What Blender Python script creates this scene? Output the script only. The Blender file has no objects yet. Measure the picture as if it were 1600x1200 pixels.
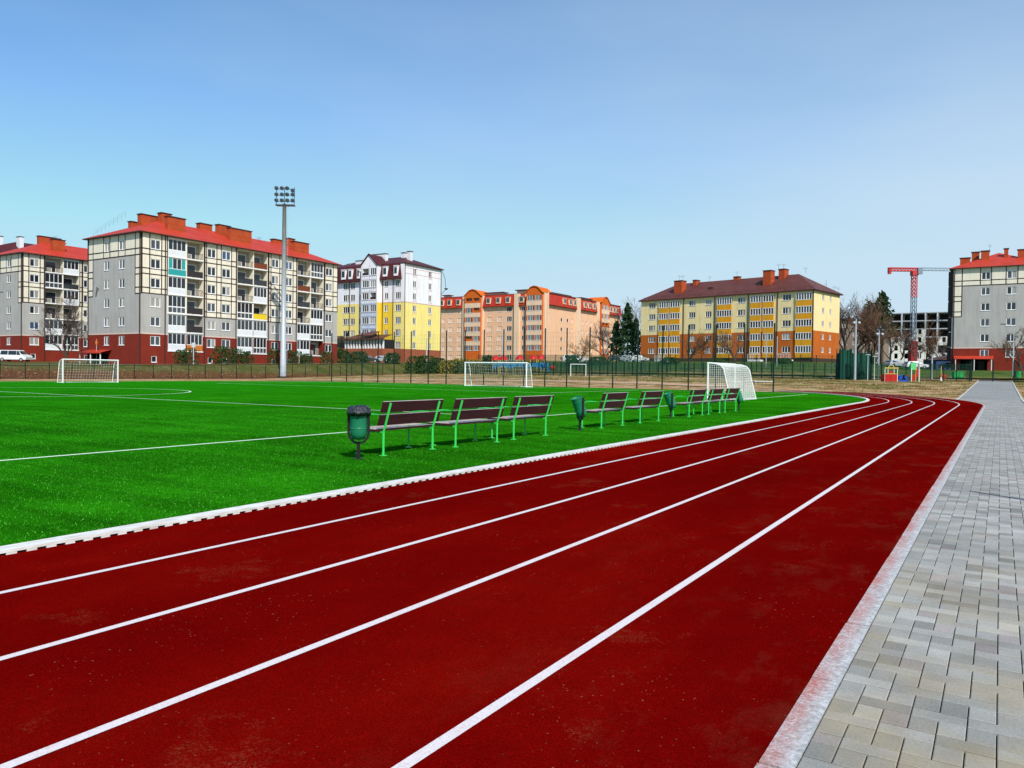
import bpy, math, random
from mathutils import Vector, Matrix, noise
random.seed(7)
sc = bpy.context.scene
R = math.radians
# ------------------------------------------------------------------ camera, sky, sun, exposure
YAW = R(32.45)
cam = bpy.data.objects.new('camera', bpy.data.cameras.new('camera'))
sc.collection.objects.link(cam); sc.camera = cam
cam.data.sensor_width = 36; cam.data.lens = 27; cam.data.clip_start = .05; cam.data.clip_end = 5000
cam.location = (0, 0, 1.5)
cam.matrix_world = Matrix.Translation((0, 0, 1.5)) @ Matrix.Rotation(YAW, 4, 'Z') @ Matrix.Rotation(R(90) - math.atan(18.6/1200), 4, 'X') @ Matrix.Rotation(math.atan(.0127), 4, 'Z')
SUN_EL, SUN_AZ = R(44), R(-37)            # azimuth counted from +X towards +Y
w = bpy.data.worlds.new('World'); sc.world = w; w.use_nodes = True
nt = w.node_tree; nt.nodes.clear()
sky = nt.nodes.new('ShaderNodeTexSky'); sky.sky_type = 'NISHITA'; sky.sun_disc = False
sky.sun_elevation = SUN_EL; sky.sun_rotation = R(90) - SUN_AZ
sky.altitude = 0; sky.air_density = 1.0; sky.dust_density = .15; sky.ozone_density = 2.0
bg = nt.nodes.new('ShaderNodeBackground'); bg.inputs[1].default_value = .12
wo = nt.nodes.new('ShaderNodeOutputWorld')
# thin high cloud veil over the clear sky
tc = nt.nodes.new('ShaderNodeTexCoord'); mp = nt.nodes.new('ShaderNodeMapping'); mp.inputs['Scale'].default_value = (1, 1, 3.2)
nz = nt.nodes.new('ShaderNodeTexNoise'); nz.inputs['Scale'].default_value = 1.2; nz.inputs['Detail'].default_value = 4; nz.inputs['Roughness'].default_value = .5
cr = nt.nodes.new('ShaderNodeValToRGB'); cr.color_ramp.elements[0].position = .42; cr.color_ramp.elements[1].position = .75
cr.color_ramp.elements[0].color = (.06, .06, .06, 1); cr.color_ramp.elements[1].color = (.42, .42, .42, 1)
mx = nt.nodes.new('ShaderNodeMixRGB'); mx.inputs[2].default_value = (4.2, 5.3, 6.25, 1)
tn = nt.nodes.new('ShaderNodeMixRGB'); tn.blend_type = 'MULTIPLY'; tn.inputs[0].default_value = 1; tn.inputs[2].default_value = (.70, 1.04, 1.22, 1)
nt.links.new(tc.outputs['Generated'], mp.inputs[0]); nt.links.new(mp.outputs[0], nz.inputs['Vector']); nt.links.new(nz.outputs['Fac'], cr.inputs[0])
nt.links.new(sky.outputs[0], tn.inputs[1]); sp = nt.nodes.new('ShaderNodeSeparateXYZ'); nt.links.new(tc.outputs['Generated'], sp.inputs[0])
def wm(op, a, b, c=0.):
    m = nt.nodes.new('ShaderNodeMath'); m.operation = op; m.use_clamp = False
    for i, v in enumerate((a, b, c)):
        if isinstance(v, bpy.types.NodeSocket): nt.links.new(v, m.inputs[i])
        else: m.inputs[i].default_value = v
    return m.outputs[0]
hz_ = wm('MAXIMUM', wm('MULTIPLY_ADD', sp.outputs[2], -2.0, 1.0), 0.)          # moist air thickens towards the horizon
hz_ = wm('MULTIPLY', hz_, .62)
sd_ = wm('MULTIPLY_ADD', sp.outputs[0], .30, wm('MULTIPLY_ADD', sp.outputs[1], .19, .0))
fm = wm('MINIMUM', wm('MAXIMUM', wm('ADD', wm('ADD', hz_, sd_), wm('MULTIPLY', cr.outputs[0], .9)), 0.), 1.)
nt.links.new(fm, mx.inputs[0]); dk = nt.nodes.new('ShaderNodeMixRGB'); dk.blend_type = 'DARKEN'; dk.inputs[0].default_value = 1; dk.inputs[2].default_value = (4.25, 5.45, 6.4, 1)
nt.links.new(tn.outputs[0], dk.inputs[1]); nt.links.new(dk.outputs[0], mx.inputs[1])
nt.links.new(mx.outputs[0], bg.inputs[0]); nt.links.new(bg.outputs[0], wo.inputs[0])
sl = bpy.data.lights.new('sun', 'SUN'); sl.energy = 4.3; sl.angle = R(.5); sl.color = (1, .955, .88)
so = bpy.data.objects.new('sun', sl); sc.collection.objects.link(so)
sd = Vector((math.cos(SUN_EL)*math.cos(SUN_AZ), math.cos(SUN_EL)*math.sin(SUN_AZ), math.sin(SUN_EL)))
so.rotation_euler = sd.to_track_quat('Z', 'Y').to_euler(); so.location = sd*200
sc.view_settings.view_transform = 'Standard'; sc.view_settings.look = 'None'
sc.view_settings.exposure = .25; sc.view_settings.gamma = 1
sc.cycles.max_bounces = 6; sc.cycles.transparent_max_bounces = 12

# ------------------------------------------------------------------ helpers
def srgb(h):
    if isinstance(h, str):
        c = [int(h[i:i+2], 16)/255 for i in (0, 2, 4)]
        return tuple(((v+.055)/1.055)**2.4 if v > .04 else v/12.92 for v in c)
    return tuple(h)
class N:
    """small node-building helper"""
    def __init__(s, name):
        s.m = bpy.data.materials.new(name); s.m.use_nodes = True; s.t = s.m.node_tree
        s.b = s.t.nodes['Principled BSDF']
        s.co = s.t.nodes.new('ShaderNodeTexCoord').outputs['Object']
        s.pos = s.t.nodes.new('ShaderNodeNewGeometry').outputs['Position']
    def nd(s, typ, **kw):
        n = s.t.nodes.new(typ)
        for k, v in kw.items(): setattr(n, k, v)
        return n
    def lk(s, a, b): s.t.links.new(a, b)
    def put(s, sock, v):
        if hasattr(v, 'is_linked') or isinstance(v, bpy.types.NodeSocket): s.lk(v, sock)
        else: sock.default_value = v
    def noise(s, scale, detail=3, rough=.55, vec=None, stretch=None):
        v = vec or s.co
        if stretch:
            mp = s.nd('ShaderNodeMapping'); s.lk(v, mp.inputs[0]); mp.inputs['Scale'].default_value = stretch; v = mp.outputs[0]
        n = s.nd('ShaderNodeTexNoise'); s.lk(v, n.inputs['Vector'])
        n.inputs['Scale'].default_value = scale; n.inputs['Detail'].default_value = detail; n.inputs['Roughness'].default_value = rough
        return n.outputs['Fac']
    def math(s, op, a, b=0., c=0., clamp=False):
        n = s.nd('ShaderNodeMath', operation=op, use_clamp=clamp)
        s.put(n.inputs[0], a); s.put(n.inputs[1], b)
        if op in ('MULTIPLY_ADD', 'SMOOTH_MIN', 'COMPARE'): s.put(n.inputs[2], c)
        return n.outputs[0]
    def ramp(s, f, stops):
        n = s.nd('ShaderNodeValToRGB'); s.put(n.inputs[0], f); e = n.color_ramp.elements
        while len(e) > 1: e.remove(e[-1])
        for i, (p, c) in enumerate(stops):
            if not isinstance(c, (tuple, list, str)): c = (c, c, c)
            k = e[0] if i == 0 else e.new(p)
            k.position = p; k.color = (*srgb(c), 1)
        return n.outputs[0]
    def mix(s, f, a, b, mode='MIX'):
        n = s.nd('ShaderNodeMixRGB', blend_type=mode); s.put(n.inputs[0], f)
        for i, v in ((1, a), (2, b)):
            if isinstance(v, (str, tuple)): v = (*srgb(v), 1)
            s.put(n.inputs[i], v)
        return n.outputs[0]
    def sep(s, v):
        n = s.nd('ShaderNodeSeparateXYZ'); s.lk(v, n.inputs[0]); return n.outputs
    def bump(s, h, strength=.3, dist=.01):
        n = s.nd('ShaderNodeBump'); n.inputs['Strength'].default_value = strength; n.inputs['Distance'].default_value = dist
        s.lk(h, n.inputs['Height']); s.lk(n.outputs[0], s.b.inputs['Normal'])
    def done(s, col, rough=.7, spec=.3, metal=0.):
        if isinstance(col, (str, tuple)): col = (*srgb(col), 1)
        s.put(s.b.inputs['Base Color'], col); s.put(s.b.inputs['Roughness'], rough)
        s.b.inputs['Specular IOR Level'].default_value = spec; s.b.inputs['Metallic'].default_value = metal
        return s.m
MATS = {}
def pm(name, col, rough=.75, var=.12, scale=1.5, bump=0., bscale=60, spec=.25, metal=0.):
    if name in MATS: return MATS[name]
    n = N(name); c = (*srgb(col), 1)
    f = n.ramp(n.noise(scale, 5), [(.3, 1-var), (.7, 1.0+0*var)])
    col2 = n.mix(1., c if False else col, f, 'MULTIPLY')
    if bump: n.bump(n.noise(bscale, 3), bump, .01)
    MATS[name] = n.done(col2, rough, spec, metal); return MATS[name]
class MB:
    """collects shapes, links them as ONE mesh object"""
    def __init__(s): s.v = []; s.f = []; s.m = []
    def quad(s, a, b, c, d, m=0):
        i = len(s.v); s.v += [tuple(a), tuple(b), tuple(c), tuple(d)]; s.f.append((i, i+1, i+2, i+3)); s.m.append(m)
    def poly(s, pts, m=0):
        i = len(s.v); s.v += [tuple(p) for p in pts]; s.f.append(tuple(range(i, i+len(pts)))); s.m.append(m)
    def box(s, x0, y0, z0, x1, y1, z1, m=0, mtop=None):
        i = len(s.v)
        s.v += [(x, y, z) for z in (z0, z1) for x, y in ((x0, y0), (x1, y0), (x1, y1), (x0, y1))]
        for k, q in enumerate(((3, 2, 1, 0), (4, 5, 6, 7), (0, 1, 5, 4), (1, 2, 6, 5), (2, 3, 7, 6), (3, 0, 4, 7))):
            s.f.append(tuple(i+j for j in q)); s.m.append(mtop if (k == 1 and mtop is not None) else m)
    def bar(s, p, q, wx, wy, m=0, up=(0, 0, 1)):
        """box-section bar from p to q"""
        p, q = Vector(p), Vector(q); d = (q-p).normalized(); u = Vector(up)
        if abs(d.dot(u)) > .95: u = Vector((0, 1, 0))
        a = d.cross(u).normalized(); b = a.cross(d).normalized(); a = a*wx/2; b = b*wy/2
        i = len(s.v)
        for e in (p, q):
            for c in (a+b, a-b, -a-b, -a+b): s.v.append(tuple(e+c))
        for k in range(4):
            s.f.append((i+k, i+(k+1) % 4, i+4+(k+1) % 4, i+4+k)); s.m.append(m)
        s.f += [(i+3, i+2, i+1, i), (i+4, i+5, i+6, i+7)]; s.m += [m, m]
    def tube(s, pts, r, n=6, m=0, cap=True):
        pts = [Vector(p) for p in pts]; rs = r if isinstance(r, (list, tuple)) else [r]*len(pts)
        i0 = len(s.v); ref = None
        for k, p in enumerate(pts):
            d = (pts[min(k+1, len(pts)-1)]-pts[max(k-1, 0)]).normalized()
            if ref is None: ref = Vector((1, 0, 0)) if abs(d.x) < .8 else Vector((0, 1, 0))
            a = d.cross(ref).normalized(); b = d.cross(a).normalized(); ref = -b.cross(d) if False else ref
            for j in range(n):
                t = 2*math.pi*j/n; s.v.append(tuple(p+a*math.cos(t)*rs[k]+b*math.sin(t)*rs[k]))
        for k in range(len(pts)-1):
            for j in range(n):
                s.f.append((i0+k*n+j, i0+k*n+(j+1) % n, i0+(k+1)*n+(j+1) % n, i0+(k+1)*n+j)); s.m.append(m)
        if cap:
            s.f.append(tuple(i0+j for j in range(n))); s.m.append(m)
            s.f.append(tuple(i0+(len(pts)-1)*n+j for j in reversed(range(n)))); s.m.append(m)
    def lathe(s, prof, n=16, c=(0, 0), m=0):
        i0 = len(s.v)
        for r, z in prof:
            for j in range(n):
                t = 2*math.pi*j/n; s.v.append((c[0]+r*math.cos(t), c[1]+r*math.sin(t), z))
        for k in range(len(prof)-1):
            for j in range(n):
                s.f.append((i0+k*n+j, i0+k*n+(j+1) % n, i0+(k+1)*n+(j+1) % n, i0+(k+1)*n+j)); s.m.append(m)
    def mesh(s, name, mats):
        me = bpy.data.meshes.new(name); me.from_pydata(s.v, [], s.f)
        for a in (mats if isinstance(mats, (list, tuple)) else [mats]): me.materials.append(a)
        if any(s.m): me.polygons.foreach_set('material_index', s.m)
        me.update(); return me
    def build(s, name, mats, parent=None, smooth=False, loc=None, rz=0.):
        me = s.mesh(name, mats)
        if smooth: me.polygons.foreach_set('use_smooth', [True]*len(me.polygons))
        return link(name, me, parent, loc, rz)
def link(name, data, parent=None, loc=None, rz=0.):
    o = bpy.data.objects.new(name, data); sc.collection.objects.link(o)
    if parent is not None: o.parent = parent
    if loc is not None: o.location = loc
    if rz: o.rotation_euler = (0, 0, rz)
    return o
def tag(o, label, cat, group=None):
    o['label'] = label; o['category'] = cat
    if group: o['group'] = group
    return o
def thing(name, label, cat, loc=(0, 0, 0), rz=0., group=None):
    return tag(link(name, None, None, loc, rz), label, cat, group)
def struct(o, kind='structure'): o['kind'] = kind; return o
def dup(root, loc, rz=None, label=None):
    r = root.copy(); sc.collection.objects.link(r); r.location = loc
    if rz is not None: r.rotation_euler = (0, 0, rz)
    if label: r['label'] = label
    for ch in list(root.children):
        c = ch.copy(); sc.collection.objects.link(c); c.parent = r
        for g in list(ch.children):
            d = g.copy(); sc.collection.objects.link(d); d.parent = c
    return r
def interp(x, xs, ys):
    if x <= xs[0]: return ys[0]
    for i in range(1, len(xs)):
        if x <= xs[i]:
            t = (x-xs[i-1])/(xs[i]-xs[i-1]); return ys[i-1]*(1-t)+ys[i]*t
    return ys[-1]
def T(x, y):
    """terrain height"""
    t1 = interp(y, [78, 90, 119, 137, 172, 260, 500], [0, .3, 1.05, 2.1, 4.0, 5, 6])*(1+(interp(x, [-30, -12], [1.12, .75])-1)*min(1, max(0, (y-119)/30)))
    wp = interp(x, [-4.5, -2.3], [0, 1])
    if y < 119 and wp: t1 = t1*(1-wp)+wp*interp(y, [64, 119], [0, 1.05])
    t2 = interp(-x, [97.6, 103.5, 140], [0, 1, 1.15])*min(3.4, max(1.5, 1.75+.0195*(y-60)))
    return max(t1, t2)

# ------------------------------------------------------------------ ground materials
def mat_track():
    n = N('track_rubber')
    big = n.noise(.35, 4, .6, stretch=(1, .35, 1)); mid = n.noise(3.5, 4, .65); fine = n.noise(160, 2, .7); gr = n.noise(420, 1, .5)
    c = n.ramp(big, [(.3, (.092, .0006, .0005)), (.55, (.132, .0010, .0007)), (.75, (.180, .0026, .0009))])
    c = n.mix(.55, c, n.ramp(fine, [(.3, .22), (.5, .9), (.72, 2.1)]), 'MULTIPLY')
    c = n.mix(.35, c, n.ramp(gr, [(.35, .5), (.6, 1.25)]), 'MULTIPLY')
    c = n.mix(.35, c, n.ramp(mid, [(.3, .72), (.7, 1.2)]), 'MULTIPLY')
    c = n.mix(n.ramp(n.noise(240, 2, .6), [(.64, 0.), (.74, .35)]), c, (.33, .06, .04))
    # dusty smears, scattered grit
    x = n.sep(n.pos)[0]
    edge = n.math('MULTIPLY', n.ramp(n.math('MULTIPLY_ADD', x, .30, 1.15), [(.0, 0.), (.55, .25), (1., .8)]), n.ramp(n.noise(1.3, 5, .7, stretch=(1.6, .8, 1)), [(.52, 0.), (.72, .22)]))
    wear = n.math('MULTIPLY', n.ramp(n.noise(.9, 6, .75), [(.58, 0.), (.68, 1.)]), n.ramp(n.noise(75, 3, .85), [(.5, 0.), (.60, .38)]))
    c = n.mix(wear, c, (.26, .085, .040))
    c = n.mix(n.math('MULTIPLY', edge, n.ramp(n.noise(60, 3, .8), [(.4, .4), (.6, 1.)])), c, (.20, .095, .055))
    gm = n.math('MULTIPLY', n.ramp(n.noise(52, 1, .4), [(.745, 0.), (.77, .55)]), n.ramp(n.noise(1.1, 2), [(.45, 0.), (.6, 1.)]))
    c = n.mix(gm, c, (.30, .17, .11))
    n.bump(fine, .6, .006)
    return n.done(c, 1., 0.)
def mat_turf():
    n = N('artificial_turf')
    f1 = n.noise(70, 2, .7); f2 = n.noise(9, 4, .7); f3 = n.noise(.5, 3); st = n.noise(.8, 3, .6, stretch=(.25, 2.2, 1)); roll = n.sep(n.pos)[1]
    c = n.ramp(f1, [(.28, (.001, .035, .0006)), (.5, (.012, .170, .0016)), (.68, (.058, .41, .008)), (.80, (.15, .58, .035))])
    c = n.mix(.7, c, n.ramp(f2, [(.3, .5), (.5, .95), (.7, 1.45)]), 'MULTIPLY')
    c = n.mix(.9, c, n.ramp(f3, [(.32, .62), (.62, 1.18)]), 'MULTIPLY')
    c = n.mix(.6, c, n.ramp(n.noise(.13, 3, .6), [(.38, .66), (.6, 1.12)]), 'MULTIPLY')
    c = n.mix(.75, c, n.ramp(st, [(.32, .50), (.6, 1.18)]), 'MULTIPLY')
    d = n.math('MULTIPLY_ADD', n.sep(n.pos)[0], -.012, 0.)
    c = n.mix(d, c, (.012, .20, .004))
    n.bump(f1, 1., .03)
    return n.done(c, 1., 0.)
def mat_ground():
    n = N('ground_soil_and_grass')
    p = n.sep(n.pos)
    a = n.noise(.16, 5, .7, stretch=(1, 1.6, 1)); b = n.noise(2.2, 5, .75); f = n.noise(22, 3, .7)
    grass = n.ramp(f, [(.3, (.030, .045, .004)), (.6, (.105, .115, .014)), (.8, (.20, .18, .04))])
    soil = n.mix(n.ramp(n.noise(.5, 5, .7), [(.4, 0.), (.62, 1.)]), n.ramp(f, [(.3, (.12, .050, .014)), (.6, (.26, .125, .04))]), n.ramp(f, [(.3, (.30, .20, .09)), (.6, (.56, .42, .24))]))
    k = n.math('ADD', n.math('MULTIPLY', a, .75), n.math('MULTIPLY', b, .25))
    # soil dominates near the track and the pitch, grass farther off
    yy = n.math('MULTIPLY_ADD', p[1], -.011, 1.18, clamp=True)
    yy = n.math('MULTIPLY', yy, .22)
    k = n.math('ADD', k, yy)
    c = n.mix(n.ramp(k, [(.45, 0.), (.54, 1.)]), grass, soil)
    # leaf litter on the west bank
    lit = n.ramp(n.noise(5.5, 4, .8), [(.35, (.020, .008, .004)), (.5, (.095, .034, .013)), (.62, (.24, .11, .05)), (.75, (.50, .34, .20))])
    wx = n.math('MULTIPLY_ADD', p[0], -.5, -47.5, clamp=True)
    wy = n.ramp(n.math('MULTIPLY_ADD', p[1], .016, -.5, clamp=True), [(0., .8), (.6, .35), (1., .15)])
    hz = n.math('MULTIPLY_ADD', p[2], -.30, .36)
    m = n.math('MULTIPLY', wx, n.ramp(n.math('ADD', n.math('ADD', b, hz), n.math('MULTIPLY', wy, .25)), [(.60, 0.), (.74, 1.)]))
    c = n.mix(n.math('MULTIPLY', wx, .85), c, n.ramp(f, [(.3, (.018, .034, .005)), (.6, (.060, .075, .013)), (.8, (.14, .12, .04))])); c = n.mix(m, c, lit)
    gf = n.ramp(n.math('MULTIPLY_ADD', p[1], .05, -6.1, clamp=True), [(0., 0.), (1., .85)])
    gg = n.ramp(b, [(.3, (.015, .045, .006)), (.6, (.04, .115, .012)), (.8, (.09, .16, .03))])
    c = n.mix(gf, c, gg)
    n.bump(f, .8, .05)
    return n.done(c, .95, .08)
M_track, M_turf, M_ground = mat_track(), mat_turf(), mat_ground()
def mat_line():
    n = N('line_paint'); f = n.noise(90, 3, .7); g = n.noise(4, 3)
    c = n.ramp(f, [(.25, (.46, .30, .28)), (.42, (.60, .53, .53)), (.6, (.66, .62, .64))])
    c = n.mix(n.ramp(g, [(.55, 0.), (.8, .35)]), c, (.55, .25, .2)); n.bump(f, .4, .004)
    return n.done(c, .9, .1)
M_line = mat_line()
n = N('turf_line'); M_tline = n.done(n.ramp(n.noise(60, 3, .7), [(.3, (.35, .62, .32)), (.6, (.74, .86, .70))]), .85, .1)
n = N('white_curb_paint'); M_curb = n.done(n.ramp(n.noise(14, 4, .7, stretch=(1, .3, 1)), [(.3, (.50, .47, .42)), (.6, (.72, .71, .68))]), .6, .3)
M_shade = pm('painted_shade', (.012, .010, .010), .9, 0)  # near-black colour standing in for shade inside recesses

# ------------------------------------------------------------------ terrain, pitch, track
xs = [-900, -600, -400, -300, -240, -200, -180]+[-170+4*i for i in range(15)]+[-108+1*i for i in range(15)]+[-92+4*i for i in range(30)]+[30, 40, 60, 90, 150, 300, 600]
ys = [-80, -40, 0, 30, 50, 60, 70, 74, 78]+[80+3*i for i in range(36)]+[190, 200, 220, 240, 260, 300, 400, 600, 1000]
mb = MB(); W = len(xs)
for j, y in enumerate(ys):
    for i, x in enumerate(xs):
        z = T(x, y)-.03
        if z > .2: z += .12*noise.noise((x*.3, y*.3, 0))
        mb.v.append((x, y, z))
for j in range(len(ys)-1):
    for i in range(W-1): mb.f.append((j*W+i, j*W+i+1, (j+1)*W+i+1, (j+1)*W+i)); mb.m.append(0)
struct(mb.build('ground', M_ground, smooth=True))
CX, CY = -47.7, 47.7
XT = -.757                      # outer edge of the running track
def arc(x, a): r = x-CX; return (CX+r*math.cos(a), CY+r*math.sin(a))
def strip(mb, xa, xb, z, a1, y0=-14., m=0, a0=0., seg=1.5):
    """band between the lanes' offsets xa < xb: straight, then round the bend to angle a1"""
    pts = [((xa, y0), (xb, y0))]+[((xa, y0+(CY-y0)*k/20), (xb, y0+(CY-y0)*k/20)) for k in range(1, 20)]
    k = int(a1/R(seg))
    pts += [(arc(xa, a1*i/k), arc(xb, a1*i/k)) for i in range(k+1)]
    for (p, q), (p2, q2) in zip(pts, pts[1:]):
        mb.quad((*p, z), (*q, z), (*q2, z), (*p2, z), m)
mb = MB(); YF = 71.2
a_f = math.asin((YF-CY)/(-6.7-CX))
pts = [(-85, -30), (-6.7, -30), (-6.7, CY)]+[arc(-6.7, a_f*i/24) for i in range(1, 25)]+[(-73.5, YF), (-76.5, 64), (-79, 55), (-80.5, 40), (-81.5, 20), (-85, 0)]
mb.poly([(x, y, 0.) for x, y in pts]); struct(mb.build('football_pitch', M_turf))
mb = MB(); strip(mb, -6.62, XT, .004, R(62)); struct(mb.build('running_track', M_track))
mb = MB()
for x in (-1.875, -3.10, -4.27, -5.52): strip(mb, x-.029, x+.029, .008, R(60))
struct(mb.build('lane_markings', M_line))
# worn sandy continuation of the bend
n = N('sandy_soil'); M_sand = n.done(n.ramp(n.noise(1.2, 5, .7), [(.3, (.25, .15, .08)), (.6, (.50, .34, .22))]), .95, .1)
mb = MB()
for i in range(44):
    a, b = R(60+i*2), R(62+i*2)
    def rr(t, s): return (-6.4+1.2*noise.noise((t*9, s, 0)), -1.2+1.5*noise.noise((t*7, s+5, 0)))
    pa, pb = rr(a, 0), rr(b, 0)
    def zz(p): return (p[0], p[1], T(*p)+.03)
    q = [arc(pa[0], a), arc(pa[1], a), arc(pb[1], b), arc(pb[0], b)]
    mb.quad(*[zz(p) for p in q])
struct(mb.build('sandy_path', M_sand))
# pitch markings
mb = MB()
def ln(x0, y0, x1, y1, wd=.11, z=.005):
    d = Vector((x1-x0, y1-y0)).normalized(); nx, ny = -d.y*wd/2, d.x*wd/2
    mb.quad((x0-nx, y0-ny, z), (x1-nx, y1-ny, z), (x1+nx, y1+ny, z), (x0+nx, y0+ny, z))
YG = 65.8; XR, XL = -13.27, -76.
ln(XR, -25, XR, YG); ln(XR+.06, 21.5, XL, 21.5, z=.009); ln(XR, YG, -72, YG, z=.007); ln(XL, -20, XL, 50, z=.006)
ln(-28, YG, -28, YG-16.5, z=.009); ln(-66.5, YG, -66.5, YG-16.5, z=.009); ln(-28, YG-16.5, -66.5, YG-16.5, z=.0055)
ln(-38, YG, -38, YG-5.5, z=.01); ln(-57, YG, -57, YG-5.5, z=.01); ln(-38, YG-5.5, -57, YG-5.5, z=.0105)
for i in range(64):
    a, b = 2*math.pi*i/64, 2*math.pi*(i+1)/64; r0, r1 = 9.4, 9.52; c = (-48.6, 22.3)
    mb.quad(*[(c[0]+r*math.cos(t), c[1]+r*math.sin(t), .011) for r, t in ((r0, a), (r1, a), (r1, b), (r0, b))])
struct(mb.build('pitch_markings', M_tline))
# inner kerb of the track: white ledge on little feet, drain gaps between with their shade painted as a near-black strip
mb = MB(); mb2 = MB()
strip(mb, -6.79, -6.60, .042, R(58)); strip(mb2, -6.60-.0, -6.599, .03, R(2))
def side(mb, x, z0, z1, a1, m=0):
    pts = [(x, -14+(CY+14)*k/20) for k in range(21)]+[arc(x, a1*i/40) for i in range(1, 41)]
    for p, q in zip(pts, pts[1:]): mb.quad((*p, z0), (*q, z0), (*q, z1), (*p, z1), m)
side(mb, -6.60, .022, .042, R(58)); side(mb, -6.79, -.01, .042, R(58)); side(mb, -6.618, .0, .0265, R(58), 1)
y = -6.; L = .152
while y < CY:
    mb.box(-6.655, y, .0, -6.601, y+.078, .0265); y += L
a = 0.
while a < R(30):
    r = -6.60-CX; da = L/r
    q = [(-6.655-CX, a), (r-.001, a), (r-.001, a+da*.5), (-6.655-CX, a+da*.5)]
    q = [(CX+k*math.cos(t), CY+k*math.sin(t)) for k, t in q]
    mb.quad(*[(*p, .0265) for p in q]); mb.quad((*q[1], 0), (*q[2], 0), (*q[2], .0265), (*q[1], .0265)); mb.quad((*q[0], 0), (*q[1], 0), (*q[1], .0265), (*q[0], .0265))
    a += da
struct(mb.build('inner_kerb', [M_curb, M_shade]))
# outer kerb between the track and the paving
n = N('kerb_concrete'); x = n.sep(n.pos)[0]
f = n.noise(30, 4, .75); g = n.noise(2.5, 4, .7)
c = n.ramp(f, [(.3, (.24, .23, .22)), (.45, (.36, .36, .36)), (.62, (.52, .53, .54))])
side_ = n.math('MULTIPLY_ADD', x, -14., -9.1, clamp=True)
k = n.math('MULTIPLY', side_, n.ramp(n.math('ADD', n.math('MULTIPLY', n.noise(70, 3, .8), .65), n.math('MULTIPLY', g, .35)), [(.42, .05), (.58, .95)]))
c = n.mix(k, c, (.40, .12, .10)); n.bump(f, .8, .006)
M_kerb = n.done(c, .85, .2)
mb = MB()
y = -3.
while y < CY-.5:
    mb.box(-.757+random.uniform(-.004, .004), y, -.02, -.632, y+.988, .012+random.uniform(-.001, .001)); y += 1.
for i in range(26):
    a, b = R(i*.9), R(i*.9+.86)
    p = [arc(-.757, a), arc(-.632, a), arc(-.632, b), arc(-.757, b)]
    mb.quad(*[(*q, .012) for q in p])
struct(mb.build('outer_kerb', M_kerb))

# paved path: real blocks near, sheet under and beyond
n = N('paving_blocks'); at = n.nd('ShaderNodeVertexColor', layer_name='tone').outputs[0]
f = n.noise(85, 5, .8); g = n.noise(1.1, 3, .6)
c = n.mix(1., at, n.ramp(f, [(.3, .62), (.5, .95), (.7, 1.12)]), 'MULTIPLY')
yb = n.math('MULTIPLY_ADD', n.sep(n.pos)[1], -.12, 1.05, clamp=True)
c = n.mix(n.math('MULTIPLY', n.ramp(g, [(.42, .05), (.62, .75)]), yb), c, (.36, .27, .13), 'MIX')
c = n.mix(1., c, n.ramp(n.noise(.7, 3), [(.35, .86), (.6, 1.08)]), 'MULTIPLY')
c = n.mix(1., c, n.ramp(n.noise(5, 3), [(.3, .88), (.7, 1.05)]), 'MULTIPLY')
n.bump(f, .5, .003)
M_pave = n.done(c, .85, .2)
n = N('paving_far'); c = n.ramp(n.noise(6, 4, .7), [(.3, (.25, .255, .25)), (.7, (.36, .365, .36))])
br = n.nd('ShaderNodeTexBrick'); n.lk(n.co, br.inputs['Vector']); br.inputs['Scale'].default_value = 1.; br.inputs['Brick Width'].default_value = .215; br.inputs['Row Height'].default_value = .108; br.inputs['Mortar Size'].default_value = .006
br.inputs['Color1'].default_value = (1, 1, .98, 1); br.inputs['Color2'].default_value = (.78, .78, .76, 1); br.inputs['Mortar'].default_value = (.35, .35, .33, 1)
c = n.mix(1., c, br.outputs[0], 'MULTIPLY'); c = n.mix(.8, c, n.ramp(n.noise(.5, 3, .6, stretch=(.3, 2, 1)), [(.35, .75), (.6, 1.1)]), 'MULTIPLY'); M_pfar = n.done(c, .85, .2)
n = N('joint_sand'); M_joint = n.done(n.ramp(n.noise(40, 3), [(.3, (.012, .012, .011)), (.7, (.05, .048, .042))]), .95, .1)
def xleft(y):
    if y < CY: return -.632
    r = -.632-CX; s = (y-CY)/r
    return max(-2.45, CX+r*math.sqrt(max(0, 1-s*s)))
mb = MB(); tones = []
PX0, PX1 = -.630, 1.62
def block(x0, y0, x1, y1):
    xl = xleft(y1)+.003
    if x1 <= xl+.02: return
    x0 = max(x0, xl); x1 = min(x1, xr_)
    if x1-x0 < .02: return
    g = .0024; b = .0035; z = .010+random.uniform(-.0012, .0012)
    i = len(mb.v)
    mb.v += [(x0+g, y0+g, -.01), (x1-g, y0+g, -.01), (x1-g, y1-g, -.01), (x0+g, y1-g, -.01),
             (x0+g, y0+g, z-b*.6), (x1-g, y0+g, z-b*.6), (x1-g, y1-g, z-b*.6), (x0+g, y1-g, z-b*.6),
             (x0+g+b, y0+g+b, z), (x1-g-b, y0+g+b, z), (x1-g-b, y1-g-b, z), (x0+g+b, y1-g-b, z)]
    t = random.gauss(.30, .042); h = random.random()
    col = (t*(1.03+.04*(h-.5)), t*1.02, t*.95)
    if h > .93: col = (t*.98, t*.88, t*.84)
    elif h > .86: col = (t*1.02, t*.97, t*.84)
    for q in ((0, 1, 5, 4), (1, 2, 6, 5), (2, 3, 7, 6), (3, 0, 4, 7), (4, 5, 9, 8), (5, 6, 10, 9), (6, 7, 11, 10), (7, 4, 8, 11), (8, 9, 10, 11)):
        mb.f.append(tuple(i+j for j in q)); mb.m.append(0); tones.append(col)
y = .9; row = 0; BW, BL = .1075, .150
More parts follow.
